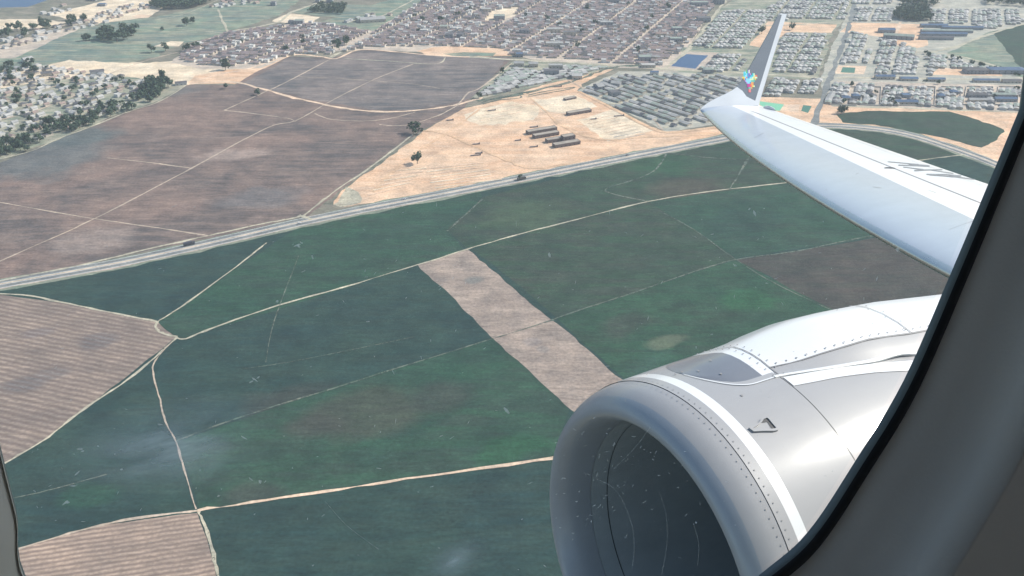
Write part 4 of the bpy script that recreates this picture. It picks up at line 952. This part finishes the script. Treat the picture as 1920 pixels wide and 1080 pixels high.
# inside of the inlet: liner, fan, spinner
V, F = lathe([(.247,.7035),(.35,.692),(.55,.685),(.80,.688),(1.5,.69)]); liner = emesh('inlet_liner', V, F, [PIN])
V, F = lathe([(.345,.6905),(.352,.6905)])
emesh('liner_joint', V, F, [PBLADE], parent=liner)
fan = bpy.data.objects.new('fan', None); link(fan, eng); fan.location = (0,0,0)
for k in range(24):
    a0 = 2*math.pi*k/24; V = []; F = []
    for i in range(7):
        r = .16+.52*i/6; tw = .35+.9*i/6; ch = .11+.05*i/6; aa = a0+.12*math.sin(i/6*2.5)
        for s in (-1, 1): V.append(epos(1.32+s*ch*math.cos(tw)*.5, r, aa+s*ch*math.sin(tw)/r*.5))
    for i in range(6): F.append((2*i, 2*i+1, 2*i+3, 2*i+2))
    mesh('fan_blade', (np.array(V)-EC).tolist(), F, [PBLADE], None, fan, True)
V, F = lathe([(1.10,.001),(1.13,.05),(1.18,.11),(1.25,.15),(1.42,.18)], 48); mesh('spinner', (np.array(V)-EC).tolist(), F, [PIN], None, fan, True)
V, F = lathe([(1.5,.69),(1.501,.01)], 64); mesh('fan_back', (np.array(V)-EC).tolist(), F, [PB], None, fan, True)
V, F = lathe([(3.3,.68),(3.3,.50)], 64); emesh('nozzle_ring', V, F, [PGD])
V, F = lathe([(2.9,.5),(3.6,.42),(4.1,.30),(4.6,.05)], 64); emesh('exhaust_cone', V, F, [PGD])
# white band painted along the pylon joint, laid on the cowl
def onnac(px, py):
    r = ray(px, py); R_ = .93
    for _ in range(6):
        A = r[1]**2+r[2]**2; B = -2*(r[1]*EC[1]+r[2]*EC[2]); K = EC[1]**2+EC[2]**2-R_*R_; D = B*B-4*A*K
        t = (-B-math.sqrt(max(D, 0)))/2/A; P = r*t; x = P[0]-EC[0]; R_ = smoothprof([min(max(x, .225), 3.2)])[0][1]
    return x, math.atan2(P[1]-EC[1], P[2]-EC[2])
def strip(up, lo, m, name, parent, lift=.0025, n=24):
    U = [onnac(*p) for p in up]; L = [onnac(*p) for p in lo]; V = []; F = []
    U = np.array(U); L = np.array(L)
    for i in range(n+1):
        f_ = i/n; a = [np.interp(f_, np.linspace(0,1,len(U)), U[:,k]) for k in (0,1)]; b = [np.interp(f_, np.linspace(0,1,len(L)), L[:,k]) for k in (0,1)]
        for g_ in (0,.33,.66,1):
            x = a[0]+(b[0]-a[0])*g_; ph = a[1]+(b[1]-a[1])*g_; V.append(epos(x, smoothprof([x])[0][1]+lift, ph))
    for i in range(n):
        for k in range(3): F.append((i*4+k, i*4+k+1, i*4+k+5, i*4+k+4))
    return emesh(name, V, F, [m], parent=parent)
strip([(1468,708),(1500,702),(1560,692),(1640,682),(1720,676),(1780,674)], [(1488,724),(1520,718),(1570,708),(1640,699),(1720,695),(1780,694)], PW, 'white_band', eng)
# triangular flush scoop
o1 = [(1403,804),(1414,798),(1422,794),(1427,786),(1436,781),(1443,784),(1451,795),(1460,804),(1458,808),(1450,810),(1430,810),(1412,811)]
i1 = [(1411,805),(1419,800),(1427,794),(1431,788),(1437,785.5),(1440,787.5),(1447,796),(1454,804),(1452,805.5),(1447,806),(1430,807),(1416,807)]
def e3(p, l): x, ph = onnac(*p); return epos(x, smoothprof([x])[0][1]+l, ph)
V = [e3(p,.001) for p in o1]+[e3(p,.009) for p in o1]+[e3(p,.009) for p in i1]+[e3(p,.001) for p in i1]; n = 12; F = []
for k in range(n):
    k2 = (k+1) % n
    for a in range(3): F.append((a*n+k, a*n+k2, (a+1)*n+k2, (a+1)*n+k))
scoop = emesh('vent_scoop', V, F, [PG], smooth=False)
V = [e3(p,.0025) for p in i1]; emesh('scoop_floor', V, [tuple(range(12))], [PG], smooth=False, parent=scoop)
dk = [(1427,794),(1431,788),(1437,785.5),(1440,787.5),(1447,796),(1454,804),(1447,805.5),(1443,800),(1438,792)]  # shade inside the scoop, painted as a dark sheet
V = [e3(p,.004) for p in dk]; emesh('scoop_shade', V, [tuple(range(9))], [PB], smooth=False, parent=scoop)
# small nacelle screws and a hairline
RV.clear(); RF.clear()
for p in [(1391,742)]: rivet(e3(p,.003), np.array([0,-.5,.8]), .007)
emesh('screw', RV, RF, [PSM], smooth=False, parent=cowl)
# --- pylon fairing on top of the engine
XS = [.385,.387,.392,.40,.415]+list(np.linspace(.44,.655,8))+[.662,.672,.70,.735]+list(np.linspace(.80,3.6,24))
def wid(x):
    if x < .60: f_ = (x-.385)/.215; return .30*math.sqrt(max(1-(1-f_)**2, 0))+.001
    return float(np.interp(x, [.60,.72,1.0,1.26,1.44,1.6,2.2], [.301,.306,.367,.409,.423,.448,.47]))
def top(x): return float(np.interp(x, [.385,.475,.613,.72,.975,1.2,1.44,1.77,2.36,3.6], [.915,.925,.947,.961,1.003,1.024,1.020,1.002,.94,.80]))
def rv(x): return float(np.interp(x, [.385,.66,.8,1.02,1.32,1.64,1.83,3.6], [.88,.888,.892,.914,.931,.905,.893,.70]))
NS = 13; V = []; F = []; mi = []
def sect(x):
    w_ = wid(x); r = smoothprof([min(x, 3.3)])[0][1]; wr = w_*.77; out = []
    jz = math.sqrt(max(r*r-w_*w_, .01))-.004
    base = math.sqrt(max(r*r-wr*wr, .01)); hz = max(rv(x), base+.005) if x > .66 else base+.005*min(1, (x-.385)/.1)
    tz = r+.002+max(top(x)-r, 0)*min(1, max(0, (x-.385)/.12))
    for s in (-1,-.885,-.77,-.6,-.4,-.2,0,.2,.4,.6,.77,.885,1):
        a = abs(s)
        if a <= .77: q = (a/.77)**(2 if s < 0 else 1.15); z = tz+(hz-tz)*q
        else: q = (a-.77)/.23; z = hz+(jz-hz)*q
        out.append(EC+np.array([x, s*w_, z]))
    return out
for x in XS: V += sect(x)
for i in range(len(XS)-1):
    xm = (XS[i]+XS[i+1])/2
    for j in range(NS-1):
        F.append((i*NS+j, i*NS+j+1, (i+1)*NS+j+1, (i+1)*NS+j)); side = j in (0,1,NS-3,NS-2)
        mi.append(1 if xm < .664 else (2 if side and xm > .735 else 0))
pyl = pmesh('pylon_fairing', V, F, [PW, PGD, PG], mi, smooth=True)
def onpyl(x, s, lift=.003):
    A = sect(x); ss = (-1,-.885,-.77,-.6,-.4,-.2,0,.2,.4,.6,.77,.885,1)
    return np.array([np.interp(s, ss, [a[k] for a in A]) for k in range(3)])+np.array([0, -lift*.5, lift])
V = []; F = []
def seamline(fn, n, wd, ax):
    i0 = len(V)
    for k in range(n+1):
        p, q = fn(k/n); V.append(p); V.append(q)
    for k in range(n): i = i0+2*k; F.append((i,i+1,i+3,i+2))
seamline(lambda t: (onpyl(.735+2.4*t, -.765), onpyl(.735+2.4*t, -.782)), 40, .006, 0)
seamline(lambda t: (onpyl(.735, -1+2*t), onpyl(.741, -1+2*t)), 24, .006, 0)
seamline(lambda t: (onpyl(1.62, -.77+1.5*t), onpyl(1.626, -.77+1.5*t)), 24, .006, 0)
pmesh('panel_seam', V, F, [PSM], parent=pyl)
RV.clear(); RF.clear(); nz = np.array([0,-.4,.9])
for k in range(40): rivet(onpyl(.79+.058*k, -.72, .004), nz, .0052)
for k in range(12):
    for xx in (.71, .765): rivet(onpyl(xx, -.95+.16*k, .004), nz, .0045)
for k in range(8): rivet(onpyl(1.60+.05*(k % 2), -.7+.12*k, .004), nz, .0045)
for xx, s in ((.36,-.45),(.45,-.3),(.50,-.62),(.56,-.1),(.40,.0)): rivet(onpyl(xx, s, .004), nz, .0065)
pmesh('rivet', RV, RF, [PSM], parent=pyl)
V = []; F = []                                # sealing lip along the joint of fairing and cowl
for i, x in enumerate(np.linspace(.70, 3.0, 60)):
    b = .014*math.exp(-((x-1.42)/.10)**2)
    for s, l in ((-1.015,-.004),(-1.02,.006),(-1.0,.009),(-.975,.005)): 
        p = onpyl(x, max(s,-1), l); V.append(p+np.array([0,(-s-1)*-.4-b*.2, b]))
    if i:
        for k in range(3): F.append(((i-1)*4+k,(i-1)*4+k+1,i*4+k+1,i*4+k))
pmesh('joint_seal', V, F, [PW], parent=pyl, smooth=True)
V = []; F = []                                # light rim round the front cap
for i, x in enumerate([.386,.388,.392,.40,.41,.42]+list(np.linspace(.44,.72,20))):
    w_ = wid(x)
    for e_ in (0, .0035): 
        yy = -(w_+e_*2.0); r = smoothprof([max(x-e_,.225)])[0][1]; V.append(EC+np.array([x-e_, yy, math.sqrt(max(r*r-yy*yy,.01))+.004]))
    if i: F.append((2*i-2,2*i-1,2*i+1,2*i))
pmesh('cap_rim', V, F, [PW], parent=pyl, smooth=True)
# --- fuselage shell around the camera, window and side wall
FR, FY, FZ = 1.52, -1.28, 0.0
V = []; F = []; xs_ = np.linspace(-6, 12, 91); nt = 96
for x in xs_:
    for k in range(nt): a = 2*math.pi*k/nt; V.append((x, FY+FR*math.cos(a), FZ+FR*math.sin(a)))
for i in range(len(xs_)-1):
    for k in range(nt):
        a = 2*math.pi*(k+.5)/nt; xm = (xs_[i]+xs_[i+1])/2; z = FZ+FR*math.sin(a); y = FY+FR*math.cos(a)
        if y > 0 and -.22 < xm < .62 and -.34 < z < .42: continue
        if y < -2.4 and i % 8 in (1, 2, 5, 6) and -.22 < z < .24: continue      # unseen windows of the other cabin side, enlarged to let in light
        F.append((i*nt+k, i*nt+(k+1)%nt, (i+1)*nt+(k+1)%nt, (i+1)*nt+k))
n0 = len(V)
V += [(-6.01, FY, FZ), (12.01, FY, FZ)]
for k in range(nt): F.append((n0, (k+1)%nt, k)); F.append((n0+1, (len(xs_)-1)*nt+k, (len(xs_)-1)*nt+(k+1)%nt))
pmesh('fuselage', V, F, [PW], smooth=True)
YP = .16
ctr = []                                      # glass outline measured in the plane of the pane
for px, py in [(1920,200),(1862,338),(1790,510),(1700,715),(1610,865),(1520,1000),(1430,1080)]:
    r = ray(px, py); ctr.append((r[0]*YP/r[1], r[2]*YP/r[1]))
right = ctr
rest = [(.118,-.1215),(.090,-.124),(.060,-.120),(.030,-.108),(.008,-.088)]
for px, py in [(66,1110),(31,960),(1,840)]:
    r = ray(px, py); rest.append((r[0]*YP/r[1], r[2]*YP/r[1]))
rest += [(-.0085,-.01),(-.0085,.06),(.000,.11),(.022,.155),(.062,.185),(.120,.196),(.180,.188),(.228,.155),(.256,.10),(.268,.045)]
out = right+rest
CT = np.array(smooth_line([np.array(p) for p in out+[out[0]]], 6))[:-1]
CC = np.array([.13, .03])
def loop(scale, grow, y): 
    d = CT-CC; L = np.linalg.norm(d, axis=1)[:, None]; return [(p[0], y, p[1]) for p in (CC+d*scale+d/L*grow)]
def loft(loops):
    V = []; F = []; n = len(loops[0])
    for l in loops: V += l
    for i in range(len(loops)-1):
        for k in range(n): F.append((i*n+k, i*n+(k+1)%n, (i+1)*n+(k+1)%n, (i+1)*n+k))
    return V, F
mseal = mat('seal_rubber', (.012,.012,.013), .6); mseal2 = mat('seal_grey', (.20,.24,.235), .5)
mtrim = mat('side_wall_plastic', (.80,.76,.68), .55); t_ = NT(mtrim)
bn = t_.noise(t_.pos(True), 900, 2, .5); bp = t_.new('ShaderNodeBump'); bp.inputs['Strength'].default_value = .08; bp.inputs['Distance'].default_value = .001
t_.l.new(bn, bp.inputs['Height']); t_.l.new(bp.outputs[0], bsdf(mtrim).inputs['Normal'])
wf = bpy.data.objects.new('window', None); link(wf, plane); wf.location = tuple(np.array([.13,YP,.03])-OFF)
WO = np.array([.13,YP,.03])
def wmesh(name, V, F, mats, smooth=True, parent=None): return mesh(name, (np.array(V)-WO).tolist(), F, mats, None, parent or wf, smooth)
# taper: seal is broad on the right (aft) and hidden on the left
def loopw(g_r, g_l, y, sc=1.0):
    out = []
    for p in CT:
        d = (p-CC); L = np.linalg.norm(d); k = min(max((p[0]-.0)/.06, 0), 1); g_ = g_l+(g_r-g_l)*k; q = CC+d*sc+d/L*g_; out.append((q[0], y, q[1]))
    return out
V, F = loft([loopw(.004,.004,YP+.004), loopw(.0,.0,YP+.001), loopw(.0013,.0001,YP-.0005)]); wmesh('seal_edge', V, F, [mseal2])
V, F = loft([loopw(.0013,.0001,YP-.0005), loopw(.0018,.00015,YP-.0015), loopw(.0036,.0002,YP-.0018), loopw(.0042,.00025,YP-.001)])
NL = len(CT); wsl = wmesh('window_seal', V, F, [mseal, mtrim]); wsl.data.polygons.foreach_set('material_index', [1 if CT[k % NL][0] < .006 else 0 for k in range(len(F))])
V, F = loft([loopw(.0042,.00025,YP-.001), loopw(.0068,.0015,YP-.004), loopw(.011,.0030,YP-.007), loopw(.016,.0050,YP-.011), loopw(.020,.0065,YP-.017), loopw(.0212,.007,YP-.0245), loopw(.0225,.009,YP-.0245), loopw(.04,.03,YP-.030), loopw(.12,.12,YP-.045), loopw(.30,.30,YP-.055), loopw(.9,.9,YP-.07)])
wmesh('side_wall_panel', V, F, [mtrim])
V, F = loft([loopw(.004,.004,YP+.004), loopw(.02,.012,YP+.008), loopw(.06,.04,YP+.03), loopw(.16,.14,YP+.05), loopw(.42,.34,YP+.055)]); wmesh('outer_window_frame', V, F, [mseal2])
# the pane itself: clear acrylic with scratches and faint smears
mp = bpy.data.materials.new('window_acrylic'); mp.use_nodes = True; t_ = NT(mp); t_.n.clear()
outn = t_.new('ShaderNodeOutputMaterial'); tr = t_.new('ShaderNodeBsdfTransparent'); tr.inputs[0].default_value = (.955,.985,.99,1)
df = t_.new('ShaderNodeBsdfTranslucent'); df.inputs[0].default_value = (.75,.88,1,1); mx = t_.new('ShaderNodeMixShader')
po = t_.pos(True)
def blob(px, py, rx, rz, amp):
    r = ray(px, py); q = r*(YP+.003)/r[1]-WO
    n = t_.new('ShaderNodeMapping', vector_type='TEXTURE'); n.inputs['Location'].default_value = tuple(q); n.inputs['Scale'].default_value = (rx,1,rz)
    t_.l.new(po, n.inputs[0]); g_ = t_.new('ShaderNodeTexGradient', gradient_type='QUADRATIC_SPHERE'); t_.l.new(n.outputs[0], g_.inputs[0])
    return t_.math('MULTIPLY', g_.outputs['Fac'], amp)
sm = t_.noise(t_.mapping(po, (60,60,260)), 1, 4, .6)
ssum = t_.math('ADD', t_.math('ADD', blob(310,835,.024,.011,.5), blob(400,862,.012,.007,.30)), t_.math('ADD', blob(850,1052,.010,.006,.40), blob(1230,690,.014,.008,.18)))
ssum = t_.math('ADD', t_.math('MULTIPLY', ssum, t_.math('MULTIPLY', t_.ramp(sm, [(.3, (0,0,0)), (.7, (1,1,1))]), 1.2)), .024)
t_.l.new(ssum, mx.inputs[0]); t_.l.new(tr.outputs[0], mx.inputs[1]); t_.l.new(df.outputs[0], mx.inputs[2]); t_.l.new(mx.outputs[0], outn.inputs[0])
V = [(p[0], YP+.003, p[1]) for p in CC+(CT-CC)*1.004]; pane = wmesh('window_pane', V, [tuple(range(len(V)))], [mp], smooth=False)
msc = mat('scratch_white', (.80,.92,.95), .5); t_ = NT(msc); bs = bsdf(msc); bs.inputs['Alpha'].default_value = .33; bs.inputs['Transmission Weight'].default_value = 0
tl = t_.new('ShaderNodeBsdfTranslucent'); tl.inputs[0].default_value = (.9,.97,1,1); tt = t_.new('ShaderNodeBsdfTransparent'); mxs = t_.new('ShaderNodeMixShader'); mxs.inputs[0].default_value = .38
t_.l.new(tt.outputs[0], mxs.inputs[1]); t_.l.new(tl.outputs[0], mxs.inputs[2]); t_.l.new(mxs.outputs[0], t_.n['Material Output'].inputs[0])
SV = []; SF = []
def scr(px, py, L, wd, a, bend=0):
    n = 4; i0 = len(SV)
    for k in range(n+1):
        f_ = k/n-.5; aa = a+bend*f_; x = px+L*f_*math.cos(aa); y = py+L*f_*math.sin(aa); ww = wd*(1-(2*f_)**2*.85)*(.6+.8*RNG.random())
        for s in (-1,1):
            r = ray(x-math.sin(aa)*ww*s/2, y+math.cos(aa)*ww*s/2); SV.append(r*(YP+.0022)/r[1])
    for k in range(n): i = i0+2*k; SF.append((i,i+1,i+3,i+2))
for (px,py,L,wd) in [(122,943,14,5),(127,942,8,4),(150,842,12,3.5),(155,846,6,4),(478,712,14,3),(471,716,9,2.5),(484,708,8,2.5),(488,903,6,7),(145,887,14,3),(137,911,14,2.5),(65,921,6,3),(557,460,14,4),(565,455,6,3),(1415,400,4,16),(1405,392,5,3),(1683,468,7,10),(1653,446,3,3),(950,770,5,14),(1030,478,5,9),(520,565,5,5),(470,898,9,3),(300,796,10,3),(458,821,14,2.5),(410,930,7,3),(586,482,3,8),(690,603,7,3),(1378,497,8,3),(560,462,4,7),(1305,980,4,4),(228,880,5,3)]:
    scr(px, py, L, wd, RNG.uniform(-.8,.8))
for k in range(300):
    if k < 80: px, py = RNG.normal(1160,75), RNG.normal(900,75)
    else: px, py = RNG.uniform(40,1650), RNG.uniform(380,1070)
    scr(px, py, abs(RNG.normal(3,3))+1.5, RNG.uniform(.5,1.5), RNG.normal(-.5,.7))
for pts in ([(1118,898),(1150,915),(1172,948),(1186,990),(1189,1030),(1185,1068)],[(1235,920),(1248,960),(1251,1010),(1246,1050),(1240,1080)],[(1150,880),(1190,840),(1220,800)],[(1300,980),(1310,1020),(1308,1060)],[(610,940),(650,985),(710,1030)]):
    Q = smooth_line([np.array(p) for p in pts], 5)
    for a, b in zip(Q[:-1], Q[1:]): scr((a[0]+b[0])/2, (a[1]+b[1])/2, np.hypot(*(b-a))*1.05, .5, math.atan2(b[1]-a[1], b[0]-a[0]))
wmesh('pane_scratches', SV, SF, [msc], smooth=False, parent=pane)
# ---------------------------------------------------------------- haze
V, F = boxgeo(-23000,23000,-23000,23000,-1,H+12)
mh = bpy.data.materials.new('haze_air'); mh.use_nodes = True; t_ = NT(mh); t_.n.clear()
o_ = t_.new('ShaderNodeOutputMaterial'); pv = t_.new('ShaderNodeVolumePrincipled'); pv.inputs['Color'].default_value = (.80,.90,1,1)
pv.inputs['Density'].default_value = .00007; pv.inputs['Anisotropy'].default_value = .1; t_.l.new(pv.outputs[0], o_.inputs['Volume'])
tag(mesh('haze', V, F, [mh]), 'pale bluish air haze over the whole countryside', 'haze', kind='stuff')
print('OBJECTS', len(bpy.data.objects))
